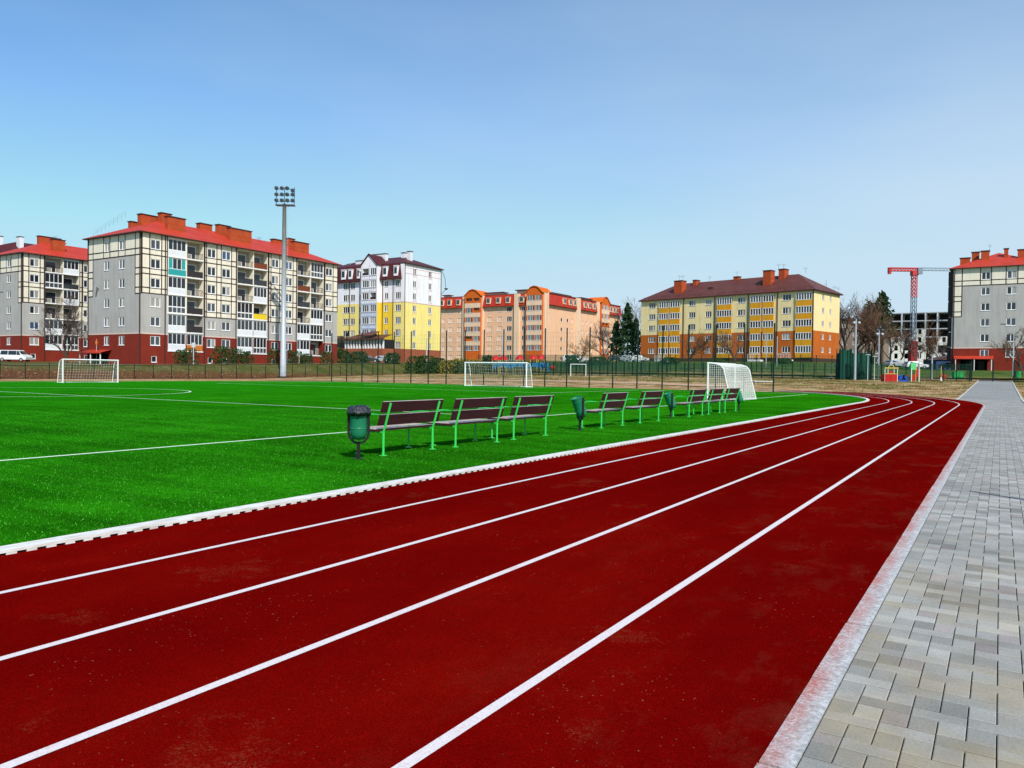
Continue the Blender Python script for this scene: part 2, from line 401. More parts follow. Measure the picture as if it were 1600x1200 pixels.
while y < 62:
    xr_ = 1.62 if y < 30 else 1.24
    off = (row % 2)*.0
    k = math.floor((-2.6-PX0)/BW); 
    while True:
        x = PX0+k*BW
        if x > xr_: break
        block(x, y, x+BW, y+BL); k += 1
    y += BL
    k = math.floor((-2.6-PX0)/(2*BW))-1
    s = BW*(1 if row % 2 else 0)
    while True:
        x = PX0+s+k*2*BW
        if x > xr_: break
        block(x, y, x+2*BW, y+BW*.93); k += 1
    y += BW*.93; row += 1
pav = mb.build('paved_path', M_pave)
ca = pav.data.color_attributes.new('tone', 'FLOAT_COLOR', 'CORNER')
buf = []
for p, t in zip(pav.data.polygons, tones): buf += [t[0], t[1], t[2], 1.]*p.loop_total
ca.data.foreach_set('color', buf); struct(pav)
mb = MB()
mb.quad((-.75, -6, -.004), (1.62, -6, -.004), (1.62, 30, -.004), (-.75, 30, -.004))
mb.quad((-2.6, 30, -.0045), (1.24, 30, -.0045), (1.24, 62, -.0045), (-2.6, 62, -.0045))
struct(mb.build('joint_bed', M_joint))
mb = MB(); yy = [62, 70, 78]+[80+3*i for i in range(14)]+[123]
for a, b in zip(yy, yy[1:]):
    mb.quad((-2.45, a, T(-2, a)+.01), (1.24, a, T(1, a)+.01), (1.24, b, T(1, b)+.01), (-2.45, b, T(-2, b)+.01))
struct(mb.build('far_path', M_pfar))
M_conc = pm('pale_concrete', (.56, .55, .52), .85, .2, 3, .3)
mb = MB()
for xx in (-2.57, 1.24):
    y = 60.5 if xx < 0 else 20.
    while y < 122:
        h = T(xx, y+1); mb.box(xx, y, h-.05, xx+.12, y+1.98, h+.05); y += 2
struct(mb.build('path_kerb', M_conc))
# cross path and roads
M_road = pm('asphalt', (.075, .075, .078), .9, .25, 2, .3); M_walk = pm('footpath_concrete', (.42, .41, .38), .9, .2, 1)
def road(name, pts, wd, m, dz=.02, n=40):
    mb = MB(); P = []
    for k in range(len(pts)-1):
        for i in range(n): t = i/n; P.append((pts[k][0]*(1-t)+pts[k+1][0]*t, pts[k][1]*(1-t)+pts[k+1][1]*t))
    P.append(pts[-1])
    for i in range(len(P)-1):
        d = (Vector(P[i+1])-Vector(P[i])).normalized(); nx, ny = -d.y*wd/2, d.x*wd/2
        q = [(P[i][0]+nx, P[i][1]+ny), (P[i][0]-nx, P[i][1]-ny), (P[i+1][0]-nx, P[i+1][1]-ny), (P[i+1][0]+nx, P[i+1][1]+ny)]
        mb.quad(*[(a, b, T(P[i][0], P[i][1] if k < 2 else P[i+1][1])+dz) for k, (a, b) in enumerate(q)])
    return struct(mb.build(name, m))
road('pavement', [(-104.6, 20), (-104.6, 126)], 1.6, M_walk, .10, 60)
road('road', [(-108.2, 20), (-108.2, 30)], 3, M_road, .12)
road('access_road', [(-96, 127), (60, 127)], 5, M_road, .1, 60)
road('cross_footpath', [(-30, 121.3), (40, 121.3)], 1.6, M_walk, .05, 30)
mb = MB(); mb.box(-1.2, -1.2, 0, 1.2, 1.2, .14); tag(mb.build('concrete_slab', M_conc, loc=(-26.6, 103, T(-26, 103)-.02), rz=.5), 'low pale concrete slab lying on the dry grass beyond the track bend', 'slab')
# litter: scattered pale stones on the bank
mb = MB()
for i in range(260):
    x = random.uniform(-103, -97.6); y = random.uniform(30, 108); s = random.uniform(.04, .15); z = T(x, y)
    mb.box(x, y, z-.05, x+s, y+s*random.uniform(.5, 1.6), z+s*.5)
struct(mb.build('rubble', pm('rubble_stone', (.34, .24, .16), .9, .4, 9)), 'stuff')
# ------------------------------------------------------------------ building kit
M_white = pm('white_frame', (.80, .80, .79), .5, .05, 4); M_sill = pm('sill', (.72, .72, .72), .6, .1, 3)
def glass(name, col, rough=.06):
    n = N(name); k = n.noise(.35, 2); c = n.mix(k, col, tuple(v*.35 for v in col)); m = n.done(c, rough, .6); return m
G_ = [glass('window_glass_dark', (.020, .026, .034)), glass('window_glass_grey', (.07, .085, .10)), glass('window_glass_curtain', (.42, .40, .36), .15), glass('window_glass_blue', (.05, .10, .20)), glass('window_glass_green', (.25, .48, .14), .2)]
M_rail = pm('railing_metal', (.035, .03, .03), .5, .1, 5)
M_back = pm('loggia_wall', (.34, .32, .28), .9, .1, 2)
M_panelw = pm('white_panel', (.70, .72, .74), .5, .08, 1)
M_teal = pm('teal_panel', (.03, .33, .33), .4, .1, 1)
M_wood = pm('brown_panel', (.20, .05, .02), .7, .3, 8); M_orange_p = pm('ochre_panel', (.52, .17, .03), .7, .15, 4); M_yellow_p = pm('yellow_cloth', (.75, .55, .02), .7, .1, 4)
WC = {}
def P(face, s, p, z): return (-s, -p, z) if face == 'W' else (p, s, z)
def window_mesh(wd, h, style, g):
    ft = .065 if style[0] in '34' else .10
    key = (round(wd, 2), round(h, 2), style, g)
    if key in WC: return WC[key]
    mb = MB(); f = ft; y0, y1 = .05, .13
    for a, b, c, d in ((0, 0, wd, f), (0, h-f, wd, h), (0, f, f, h-f), (wd-f, f, wd, h-f)): mb.box(a, y0, b, c, y1, d)
    nm = {'1': 1, '2': 2, '3': 3, '4': 4}[style[0]]
    for k in range(1, nm): x = wd*k/nm; mb.box(x-ft*.7, y0-.004, f, x+ft*.7, y1, h-f)
    mb.quad((f, y1-.02, f), (wd-f, y1-.02, f), (wd-f, y1-.02, h-f), (f, y1-.02, h-f), 1)
    if 'c' in style:     # pale curtain filling one sash
        mb.quad((wd*.52, y1-.024, f), (wd-f, y1-.024, f), (wd-f, y1-.024, h-f), (wd*.52, y1-.024, h-f), 2)
    mb.box(-.06, -.07, -.05, wd+.06, y0, 0)
    me = mb.mesh('window', [M_white, G_[g], G_[2]]); WC[key] = me; return me
def add_window(root, face, s0, s1, zc, h=1.45, style=None, g=None, p=0.):
    style = style or ('2' if s1-s0 > 1. else '1')
    if g is None: g = random.choice([0, 0, 0, 1, 1, 2, 3] if random.random() < .6 else [0, 1]); style = style+('c' if random.random() < .3 else '')
    me = window_mesh(s1-s0, h, style, g)
    z = zc-h/2
    o = link('window', me, root, P(face, s1 if face == 'W' else s0, p, z), 0 if face == 'W' else R(90))
    return o
def facade(mb, face, s0, s1, z0, z1, ops, matfn, cs=(), cz=(), p=0., dep=.15):
    """wall with real openings (a, b, za, zb[, depth]) and reveals"""
    S = sorted({round(v, 3) for v in [s0, s1, *cs]+[q for o in ops for q in o[:2]] if s0-.001 <= v <= s1+.001})
    Z = sorted({round(v, 3) for v in [z0, z1, *cz]+[q for o in ops for q in o[2:4]] if z0-.001 <= v <= z1+.001})
    for a, b in zip(S, S[1:]):
        for c, d in zip(Z, Z[1:]):
            ms, mz = (a+b)/2, (c+d)/2
            if any(o[0] < ms < o[1] and o[2] < mz < o[3] for o in ops): continue
            mb.quad(P(face, a, p, c), P(face, b, p, c), P(face, b, p, d), P(face, a, p, d), matfn(ms, mz))
    for o in ops:
        a, b, c, d = o[:4]; q = p-(o[4] if len(o) > 4 else dep); m = o[5] if len(o) > 5 else matfn((a+b)/2, (c+d)/2)
        for e, f in (((a, c), (b, c)), ((b, c), (b, d)), ((b, d), (a, d)), ((a, d), (a, c))):
            mb.quad(P(face, e[0], p, e[1]), P(face, f[0], p, f[1]), P(face, f[0], q, f[1]), P(face, e[0], q, e[1]), m)
def fbox(mb, face, s0, s1, p0, p1, z0, z1, m=0):
    a, b = P(face, s0, p0, z0), P(face, s1, p1, z1)
    mb.box(min(a[0], b[0]), min(a[1], b[1]), z0, max(a[0], b[0]), max(a[1], b[1]), z1, m)
def loggia(root, face, s0, s1, zc, kind, h=2.97, p=0.):
    """one balcony bay; mats: 0 white, 1 glass, 2 panel, 3 rail, 4 back wall, 5 glass2"""
    mb = MB(); z0, z1 = zc-h/2, zc+h/2; wd = s1-s0; panel = M_panelw
    fbox(mb, face, s0-.05, s1+.05, p-.12, p+.10, z0-.11, z0+.07)
    q = p-.02; b = p-1.1
    def gl(za, zb, n, m=1):
        fbox(mb, face, s0+.05, s1-.05, q-.10, q-.06, za, zb, m)
        for k in range(n+1):
            x = s0+.05+(wd-.1)*k/n; fbox(mb, face, x-.045, x+.045, q-.12, q-.02, za, zb)
        for zz in (za, zb-.09): fbox(mb, face, s0+.05, s1-.05, q-.12, q-.025, zz, zz+.09)
    if kind in 'GTgN':
        fbox(mb, face, s0+.02, s1-.02, q-.08, q+.03, z0+.07, z0+1.05, 2)
        gl(z0+1.05, z1-.2, 4 if wd > 2.6 else 3, 5 if kind == 'g' else 1)
        fbox(mb, face, s0, s1, q-.1, q-.01, z1-.2, z1-.11)
        if kind == 'T':
            for k in (0, 3): x = s0+.05+(wd-.1)*k/4; fbox(mb, face, x+.05, x+(wd-.1)/4-.05, q-.05, q-.04, z0+1.1, z1-.3, 2)
            panel = M_teal
        if kind == 'N': panel = M_orange_p
    elif kind == 'F':
        gl(z0+.07, z0+1.05, 4, 5); gl(z0+1.05, z1-.15, 4, 1)
    else:
        # open bay: back wall with door and window, railing in front
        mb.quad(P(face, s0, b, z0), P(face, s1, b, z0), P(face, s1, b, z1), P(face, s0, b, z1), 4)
        x = s0+wd*.15; fbox(mb, face, x, x+wd*.62, b, b+.05, z0+.9, z0+2.3); fbox(mb, face, x+.08, x+wd*.62-.08, b+.05, b+.06, z0+1., z0+2.2, 1)
        fbox(mb, face, x+wd*.34, x+wd*.62, b, b+.05, z0+.1, z0+.9); fbox(mb, face, x+wd*.38, x+wd*.58, b+.05, b+.062, z0+.2, z0+2.15, 1)
        if kind in 'DWY':
            fbox(mb, face, s0+.03, s1-.03, q-.04, q+.02, z0+.15, z0+1.08, 2); panel = {'D': M_rail, 'W': M_wood, 'Y': M_yellow_p}[kind]
        fbox(mb, face, s0+.02, s1-.02, q-.03, q+.03, z0+1.06, z0+1.12, 3)
        if kind in 'OP':
            fbox(mb, face, s0+.02, s1-.02, q-.03, q+.02, z0+.16, z0+.20, 3)
            k = int(wd/.14)
            for i in range(k+1): x = s0+.04+(wd-.08)*i/k; fbox(mb, face, x-.012, x+.012, q-.015, q+.01, z0+.18, z0+1.07, 3)
        if kind == 'P':
            fbox(mb, face, s0+.06, s1-.06, q-.06, q-.04, z0+.2, z0+1.04, 2); panel = G_[1]
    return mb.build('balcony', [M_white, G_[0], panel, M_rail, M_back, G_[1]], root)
def hip_roof(root, W, L, ze, zr, over, mat, name='roof', inset=None, thick=.14):
    mb = MB(); o = over; h = W/2+o if inset is None else inset
    A, B, C, D = (o, -o), (-W-o, -o), (-W-o, L+o), (o, L+o); r0, r1 = (-W/2, -o+h), (-W/2, L+o-h)
    for q in (((*A, ze), (*r0, zr), (*B, ze)), ((*C, ze), (*r1, zr), (*D, ze))): mb.poly(q)
    mb.poly(((*A, ze), (*D, ze), (*r1, zr), (*r0, zr))); mb.poly(((*B, ze), (*r0, zr), (*r1, zr), (*C, ze)))
    for p, q in ((A, B), (B, C), (C, D), (D, A)): mb.quad((*p, ze), (*q, ze), (*q, ze-thick), (*p, ze-thick), 1)
    mb.quad((*A, ze-thick), (*B, ze-thick), (*C, ze-thick), (*D, ze-thick), 1)
    return mb.build(name, [mat, M_eave], root)
M_eave = pm('eave_dark', (.07, .03, .025), .6, .1)
def roofmat(name, a, b, k=5.5):
    n = N(name); p = n.sep(n.co)
    s = n.math('SINE', n.math('MULTIPLY', n.math('ADD', p[0], p[1]), 18.)); rows = n.math('SINE', n.math('MULTIPLY', p[2], 26.))
    c = n.ramp(n.noise(.5, 4, .6), [(.3, a), (.7, b)]); c = n.mix(.5, c, n.ramp(n.noise(9, 2), [(.3, .75), (.7, 1.15)]), 'MULTIPLY')
    c = n.mix(.5, c, n.ramp(rows, [(-.0, .6), (.35, 1.)]), 'MULTIPLY')
    n.bump(n.math('ADD', s, rows), .5, .03); return n.done(c, .55, .3)
M_roof_red = roofmat('red_metal_roof', (.46, .034, .014), (.56, .055, .024))
M_roof_maroon = roofmat('maroon_metal_roof', (.070, .010, .012), (.105, .018, .018))
M_roof_brown = roofmat('brown_metal_roof', (.10, .028, .020), (.15, .045, .034))
M_mans_red = roofmat('red_mansard', (.46, .024, .010), (.56, .036, .014))
n = N('chimney_brick'); br = n.nd('ShaderNodeTexBrick'); br.inputs['Scale'].default_value = 4; br.inputs['Color1'].default_value = (.46, .075, .018, 1); br.inputs['Color2'].default_value = (.36, .05, .014, 1); br.inputs['Mortar'].default_value = (.30, .12, .07, 1); br.inputs['Mortar Size'].default_value = .012
mp = n.nd('ShaderNodeMapping'); mp.inputs['Rotation'].default_value = (R(90), 0, R(20)); n.lk(n.co, mp.inputs[0]); n.lk(mp.outputs[0], br.inputs['Vector'])
M_brick = n.done(n.mix(.6, br.outputs[0], n.ramp(n.noise(1.2, 4), [(.3, .7), (.7, 1.1)]), 'MULTIPLY'), .85, .15)
M_cap = pm('chimney_cap', (.05, .03, .03), .7, .1); M_whitech = pm('white_render', (.72, .72, .74), .85, .12)
def chimney(roof, x0, y0, x1, y1, z0, z1, mat=None):
    mb = MB(); mb.box(x0, y0, z0, x1, y1, z1-.12); mb.box(x0-.12, y0-.12, z1-.12, x1+.12, y1+.12, z1, 1)
    return mb.build('chimney', [mat or M_brick, M_cap], roof)
def antenna(roof, x, y, z, h=1.8):
    mb = MB(); mb.tube([(x, y, z), (x, y, z+h)], .022, 5)
    for k in range(4): mb.tube([(x-.5+.08*k, y-.3, z+h-.12*k), (x+.5-.08*k, y+.3, z+h-.12*k)], .008, 4)
    mb.build('aerial', M_rail, roof)
def stucco(name, c, var=.1):
    n = N(name); a = n.noise(.35, 5); st = n.noise(1.6, 4, .65, stretch=(1, 1, .10)); sp = n.noise(5, 3, .7)
    k = n.mix(1., n.ramp(a, [(.3, 1-var), (.7, 1.)]), n.ramp(st, [(.34, .86), (.52, 1.)]), 'MULTIPLY'); k = n.mix(.5, k, n.ramp(sp, [(.3, .92), (.7, 1.04)]), 'MULTIPLY')
    n.bump(n.noise(30, 3), .15, .01); return n.done(n.mix(1., (*c,), k, 'MULTIPLY'), .92, .12)
M_grey = stucco('grey_render', (.44, .425, .40), .12); M_cream = stucco('cream_render', (.80, .74, .60), .08); M_redb = pm('oxblood_render', (.225, .024, .011), .85, .22, .8, .15); M_redtrim = pm('pale_string_course', (.70, .50, .42), .8, .1)
M_timber = pm('dark_brown_trim', (.035, .014, .010), .7, .1); M_pipe = pm('downpipe', (.05, .03, .028), .5, .1)

# ------------------------------------------------------------------ cream and grey apartment blocks with red roofs
def block_a(label, ox, oy, dz, L, cols, faceE=True, group=None, smax=99., dish=False, seed=1, cz=3.75):
    cz = cz-3.75
    random.seed(seed)
    root = thing('apartment_building', label, 'building', (ox, oy, 0), group=group); W = 14.95
    zb, zt, zr = (1.0+dz), 22.15+dz, 25.75+dz; zc = [20.5+dz-2.97*k for k in range(6)]; red = 6.72+dz; sc_ = zc[2]-1.75
    ww = [(4.49, 6.02), (8.70, 10.15)]
    ops = [(a, b, c-.73, c+.73) for a, b in ww for c in zc]+[(8.9, 13.4, zb, 3.6+dz+cz, 2.2, 3)]
    def mw(s, z):
        if z < red: return 2
        if z > zc[0]-1.75 or ((s < 1.62 or s > 13.33) and z > sc_): return 1
        return 0
    mb = MB()
    facade(mb, 'W', 0, W, zb, zt, ops, mw, (1.62, 13.33), (red, zc[0]-1.75, sc_))
    mb.quad(*[P('W', s, -2.2, z) for s, z in ((8.9, zb), (13.4, zb), (13.4, 3.6+dz+cz), (8.9, 3.6+dz+cz))], 3)  # entrance recess painted near-black to carry the shade under the canopy
    wins = [c for c in cols if c[0] == 'w' and c[1] < smax]; bal = [c for c in cols if c[0] == 'b' and c[1] < smax]
    if faceE:
        eops = [(c[1], c[2], z-.73, z+.73) for c in wins for z in zc]
        eops += [(c[1], c[2], z-1.38, z+1.38, 1.1) for c in bal for z in zc]
        eops += [(c[1]+.2, c[1]+1.1, 2.3+dz, 3.3+dz) for c in wins]
        def me_(s, z):
            if z < red: return 2
            if z > zc[0]-1.75-2.97*2 and not (smax > 90 and 4.3 < s < 37.1): return 1
            if 4.3 < s < 37.1 and z > zc[3]-1.6: return 1
            return 0
        facade(mb, 'E', 0, L, zb, zt, eops, me_, (4.3, 37.1), (red, sc_, zc[3]-1.6))
    else: mb.quad((0, 0, zb), (0, L, zb), (0, L, zt), (0, 0, zt), 0)
    mb.quad((-W, 0, zb), (-W, L, zb), (-W, L, zt), (-W, 0, zt), 0); mb.quad((0, L, zb), (-W, L, zb), (-W, L, zt), (0, L, zt), 0)
    mb.build('wall', [M_grey, M_cream, M_redb, M_shade], root)
    # string course, trim grid, downpipes
    mb = MB(); fbox(mb, 'W', -.05, W+.05, -.02, .05, red-.09, red+.09); mb.build('string_course', M_redtrim, root); mb = MB()
    prev = 0.
    if faceE:
        for c in bal+[('b', L, L)]:
            if c[1] > prev+.4: mb = MB(); fbox(mb, 'E', prev, c[1]-.05, -.02, .05, red-.09, red+.09); mb.build('string_course', M_redtrim, root)
            prev = c[2]+.05
    mb = MB(); t = .075
    for z in (zc[0]-.8, zc[0]-1.75): fbox(mb, 'W', 0, W, 0, .035, z-t, z+t)
    for k in (1, 2):
        for z in (zc[k]-.8, zc[k]-1.75):
            for a, b in ((0, 1.62), (13.33, W)): fbox(mb, 'W', a, b, 0, .035, z-t, z+t)
    for a, b in ww:
        for s in (a-.16, b+.16): fbox(mb, 'W', s-t, s+t, 0, .031, zc[0]-1.75, zt)
    for s in (.07, 1.62, 13.33, W-.07): fbox(mb, 'W', s-t, s+t, 0, .033, sc_, zt)
    mb.build('facade_trim', M_timber, root)
    if faceE:
        edges = sorted([(c[1], c[2]) for c in bal]); free = []; prev = 0
        for a, b in edges:
            if a-prev > .6: free.append((prev, a-.1))
            prev = b+.1
        free.append((prev, min(L, smax+1)))
        for a, b in free:
            mb = MB(); n_ = 4 if (a > 5 and b < 37) and smax > 90 else 3
            for k in range(n_):
                for z in (zc[k]-.8, zc[k]-1.65): fbox(mb, 'E', a, b, 0, .035, z-t, z+t)
            zlo = zc[n_-1]-1.65
            for s in [a+.08, b-.08]+[v for c in wins if a < c[1] < b for v in (c[1]-.17, c[2]+.17)]: fbox(mb, 'E', s-t, s+t, 0, .031, zlo, zt)
            mb.build('facade_trim', M_timber, root)
    for s, f in ((.25, 'W'), (14.6, 'W'))+(((3.9, 'E'), (10.95, 'E'), (17.1, 'E'), (24.0, 'E'), (30.4, 'E'), (37.4, 'E')) if faceE else ()):
        if s < smax: mb = MB(); fbox(mb, f, s-.06, s+.06, .05, .17, zb, zt); mb.build('downpipe', M_pipe, root)
    for a, b in ww:
        for z in zc: add_window(root, 'W', a, b, z)
    if faceE:
        for c in wins:
            for z in zc: add_window(root, 'E', c[1], c[2], z)
            add_window(root, 'E', c[1]+.2, c[1]+1.1, 2.8+dz, 1.0, '1', 0)
        for c in bal:
            for z, k in zip(zc, c[3]): loggia(root, 'E', c[1], c[2], z, k)
    roof = hip_roof(root, W, L, zt+.05, zr, .6, M_roof_red)
    # entrance canopy
    mb = MB(); mb.poly([P('W', 7.9, 1.8, 3.75+dz+cz), P('W', 14.4, 1.8, 3.75+dz+cz), P('W', 14.4, 0.02, 4.25+dz+cz), P('W', 7.9, 0.02, 4.25+dz+cz)]); fbox(mb, 'W', 7.9, 14.4, 1.7, 1.8, 3.6+dz+cz, 3.75+dz+cz)
    mb.build('entrance_canopy', M_roof_red, root)
    mb = MB()
    for s in (8.2, 11, 14.1): fbox(mb, 'W', s-.06, s+.06, 1.6, 1.72, zb, 3.62+dz+cz)
    mb.build('canopy_post', M_white, root)
    mb = MB(); fbox(mb, 'W', 9.4, 10.5, -2.15, -2.1, zb, 3.3+dz+cz); fbox(mb, 'W', 11.5, 12.6, -2.15, -2.1, zb, 3.3+dz+cz); mb.build('entrance_door', M_rail, root)
    if dish:
        mb = MB(); c = Vector(P('W', 11.6, .55, 14.3)); mb.lathe([(.02, -.10), (.3, -.07), (.5, 0)], 14); o = mb.build('satellite_dish', M_panelw, root, loc=c); o.rotation_euler = (R(70), 0, R(-25))
        mb = MB(); mb.bar(P('W', 11.6, 0, 13.9), P('W', 11.6, .5, 14.2), .08, .08); mb.build('dish_bracket', M_rail, root)
    return root, roof, zt, zr
colsA = [('w', 1.5, 3.15), ('b', 4.46, 7.58, 'GTGFgG'), ('b', 7.76, 10.69, 'ODODDN'), ('w', 11.5, 13.12), ('w', 14.31, 16.02), ('b', 17.42, 20.66, 'OPOFgg'), ('b', 20.84, 23.71, 'WPGYgF'),
         ('w', 24.71, 26.34), ('w', 27.89, 29.46), ('b', 30.73, 33.84, 'OWPOGG'), ('b', 34.02, 37.12, 'FOOGFO'), ('w', 37.75, 39.52)]
rA, roofA, zt, zr = block_a('cream and grey six storey block with red hip roof directly behind the tall floodlight mast', -110.5, 68.39, 0, 40.94, colsA, dish=True, group='cream and grey blocks with red roofs', seed=3)
def zroof(x, zt, zr, W=14.95, o=.6): return zt+(zr-zt)*max(0, (min(-x, W+x)+o))/(W/2+o)
for x0, y0, x1, y1, zz in ((-9.6, 5.2, -8.5, 8.7, 26.7), (-7.6, 7.5, -6.5, 9.3, 27.1), (-4.0, 6.4, -3.0, 9.5, 26.0), (-8.4, 15.3, -7.3, 17.7, 26.8), (-6.5, 17.7, -5.5, 20.1, 26.8), (-4.0, 18.2, -3.0, 22.7, 26.1),
                           (-8.4, 31.4, -7.4, 33.5, 26.5), (-7.0, 33.7, -6.0, 35.3, 26.9), (-4.0, 32.6, -3.0, 36.2, 25.9), (-12.1, 5.1, -11.2, 6.8, 25.7)):
    chimney(roofA, x0, y0, x1, y1, 22.6 if x0 > -5 else 23.8, zz)
for a in ((-8, 39.5, 24), (-5, 26, 24.5)): antenna(roofA, *a, 1.2)
mb = MB()
for k in range(9): mb.tube([(-14.6+k*.9, .7+k*.15, 22.5+k*.35), (-14.6+k*.9, .7+k*.15, 23.3+k*.35)], .012, 4)
mb.tube([(-14.6, .7, 23.5), (-7.4, 1.9, 26.3)], .010, 4); mb.tube([(-14.6, .7, 23.1), (-7.4, 1.9, 25.9)], .010, 4); mb.build('roof_railing', M_rail, roofA)
colsB = [('w', 1.25, 2.93), ('b', 4.02, 7.3, 'OFOOgG'), ('b', 7.42, 10.4, 'GPGOOF'), ('w', 11.33, 12.9)]
rB, roofB, zt, zr = block_a('cream and grey block with red roof behind the white van and bare tree', -154.76, 72.24, .55, 36, colsB, smax=14, group='cream and grey blocks with red roofs', seed=5)
for x0, y0, x1, y1, zz in ((-8.7, 6.7, -7.7, 9.6, 27.6), (-5.6, 7.9, -4.8, 9.4, 27.1), (-3.9, 6.9, -2.8, 9.2, 26.6)): chimney(roofB, x0, y0, x1, y1, 24.2, zz)
antenna(roofB, -7, 9.5, 26)
rC, roofC, zt, zr = block_a('cream and grey block with red roof standing beyond the far end of the paved path', -8.23+14.95, 172.52, .55, 30, [], faceE=False, group='cream and grey blocks with red roofs', seed=8, cz=4.7)
for x0, y0, x1, y1, zz in ((-13.9, 3.2, -12.2, 4.4, 25.2), (-12.0, 5.2, -10.7, 6.2, 26.5), (-10.4, 3.6, -9.0, 4.6, 26.4), (-6.6, 4.4, -5.9, 5.4, 26.7), (-4.4, 3.4, -2.4, 4.4, 26.2), (-1.9, 4.5, -.2, 5.4, 25.6)): chimney(roofC, x0, y0, x1, y1, 23.6, zz)
for a in ((-9, 7, 26.3), (-1.2, 5, 26.5)): antenna(roofC, *a, 1.6)
for k in range(6):
    mb = MB(); z = 21.05-2.97*k; mb.box(-14.95-.75, .8, z-1.5, -14.95, 4.2, z-1.38); mb.box(-14.95-.75, .8, z-1.38, -14.95-.68, 4.2, z-.3); mb.box(-14.95-.75, .8, z-1.38, -14.97, .87, z+1.2); mb.build('balcony', M_rail, rC)
for o in rC.children:
    if o.name.startswith('window') and k: pass

# ------------------------------------------------------------------ white and yellow block with maroon mansard
M_wht = stucco('white_render_wall', (.84, .82, .84), .06); M_yel = stucco('yellow_render', (.88, .72, .24), .06); M_yel2 = stucco('deep_yellow_render', (.82, .58, .05), .06)
M_gbl = stucco('blue_grey_render', (.56, .64, .76), .06); M_brb = pm('red_brown_plinth', (.34, .095, .045), .85, .2, 1); M_pink = pm('pale_pink_trim', (.62, .45, .45), .8, .1); M_greyline = pm('grey_trim', (.42, .42, .46), .8, .1)
random.seed(11)
root = thing('apartment_building', 'white and yellow block with maroon mansard roof and blue-grey gabled tower', 'building', (-117.44, 137.44, 0))
zc = [24.9-2.9*k for k in range(7)]; zt = 26.5; BZ = 17.6; PL = 6.6
def m2(s, z): return 3 if z < PL else (1 if z < BZ else 0)
def m2d(s, z): return 3 if z < PL else ((2 if 3.3 < s < 6.96 else 1) if z < BZ else 0)
mb = MB()
wl = [(1.0, 2.65, '3'), (4.95, 6.08, '2')]; wl2 = [(12.9, 14.2, '2'), (15.6, 17.1, '3'), (17.5, 19.5, '3'), (21.5, 23, '2')]
ops = [(a, b, z-.75, z+.75) for a, b, s in wl+wl2 for z in zc[1:]]
facade(mb, 'W', 0, 25, 2, zt, ops, m2d, (3.3, 6.96), (PL, BZ))
we = [(3.2, 4.38), (9.08, 10.22)]
facade(mb, 'E', 0, 14.03, 2, zt, [(a, b, z-.75, z+.75) for a, b in we for z in zc], m2, (), (PL, BZ))
mb.quad((-25, 0, 2), (-25, 14, 2), (-25, 14, zt), (-25, 0, zt)); mb.quad((0, 14.03, 2), (-25, 14.03, 2), (-25, 14.03, zt), (0, 14.03, zt))
mb.build('wall', [M_wht, M_yel, M_yel2, M_brb], root)
for a, b, s in wl+wl2:
    for z in zc[1:]: add_window(root, 'W', a, b, z, 1.5, s)
for a, b in we:
    for z in zc: add_window(root, 'E', a, b, z, 1.5, '2', random.choice([0, 1, 1]))
# tower
tw = [(7.25, 9.15), (9.65, 11.7)]; mb = MB(); tp = 1.6
tops = [(a, b, z-.8, z+.8, (1.2 if (a > 9 and i == 0) or (a < 9 and i == 2) else .15)) for a, b in tw for i, z in enumerate(zc)]
facade(mb, 'W', 6.96, 12.15, 2, zt, tops, lambda s, z: 2 if z < PL else (1 if z < BZ else 0), (), (BZ, PL), p=tp)
mb.poly([P('W', 6.96, tp, zt), P('W', 12.15, tp, zt), P('W', 11.2, tp, 27.4), P('W', 9.56, tp, 29.), P('W', 7.9, tp, 27.4)])
for s in (6.96, 12.15):
    mb.quad(P('W', s, 0, 2), P('W', s, tp, 2), P('W', s, tp, PL), P('W', s, 0, PL), 2); mb.quad(P('W', s, 0, PL), P('W', s, tp, PL), P('W', s, tp, BZ), P('W', s, 0, BZ), 3); mb.quad(P('W', s, 0, BZ), P('W', s, tp, BZ), P('W', s, tp, zt), P('W', s, 0, zt))
mb.build('tower', [M_wht, M_gbl, M_brb, M_yel2], root)
for a, b in tw:
    for i, z in enumerate(zc):
        if tops[(0 if a < 9 else 7)+i][4] > 1:
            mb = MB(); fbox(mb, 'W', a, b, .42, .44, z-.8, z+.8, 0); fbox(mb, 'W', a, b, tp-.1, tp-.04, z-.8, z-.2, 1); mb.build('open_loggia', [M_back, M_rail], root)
        else: add_window(root, 'W', a, b, z, 1.6, '3', random.choice([0, 1, 1, 2]), p=tp)
mb = MB()
for z in zc: fbox(mb, 'W', 7.1, 11.9, tp, tp+.05, z-1.9, z-1.82); fbox(mb, 'W', 7.1, 11.9, tp, tp+.05, z-1.05, z-.97)
for s in (7.2, 9.35, 11.85): fbox(mb, 'W', s-.05, s+.05, tp, tp+.045, 7, zt)
for z in zc[:4]:
    for s in (7.9, 8.6, 10.2, 10.9): fbox(mb, 'W', s-.03, s+.03, tp, tp+.04, z-1.85, z-1.0)
mb.build('facade_trim', M_greyline, root)
mb = MB(); a = P('W', 6.7, tp+.15, 26.35), P('W', 7.9, tp+.15, 27.5), P('W', 9.56, tp+.15, 29.1), P('W', 11.2, tp+.15, 27.5), P('W', 12.4, tp+.15, 26.35)
for p, q in zip(a, a[1:]):
    mb.bar(p, q, .25, .22); mb.quad(p, q, (q[0], q[1]+4.5, q[2]), (p[0], p[1]+4.5, p[2]))
mb.build('gable_roof', M_roof_maroon, root)
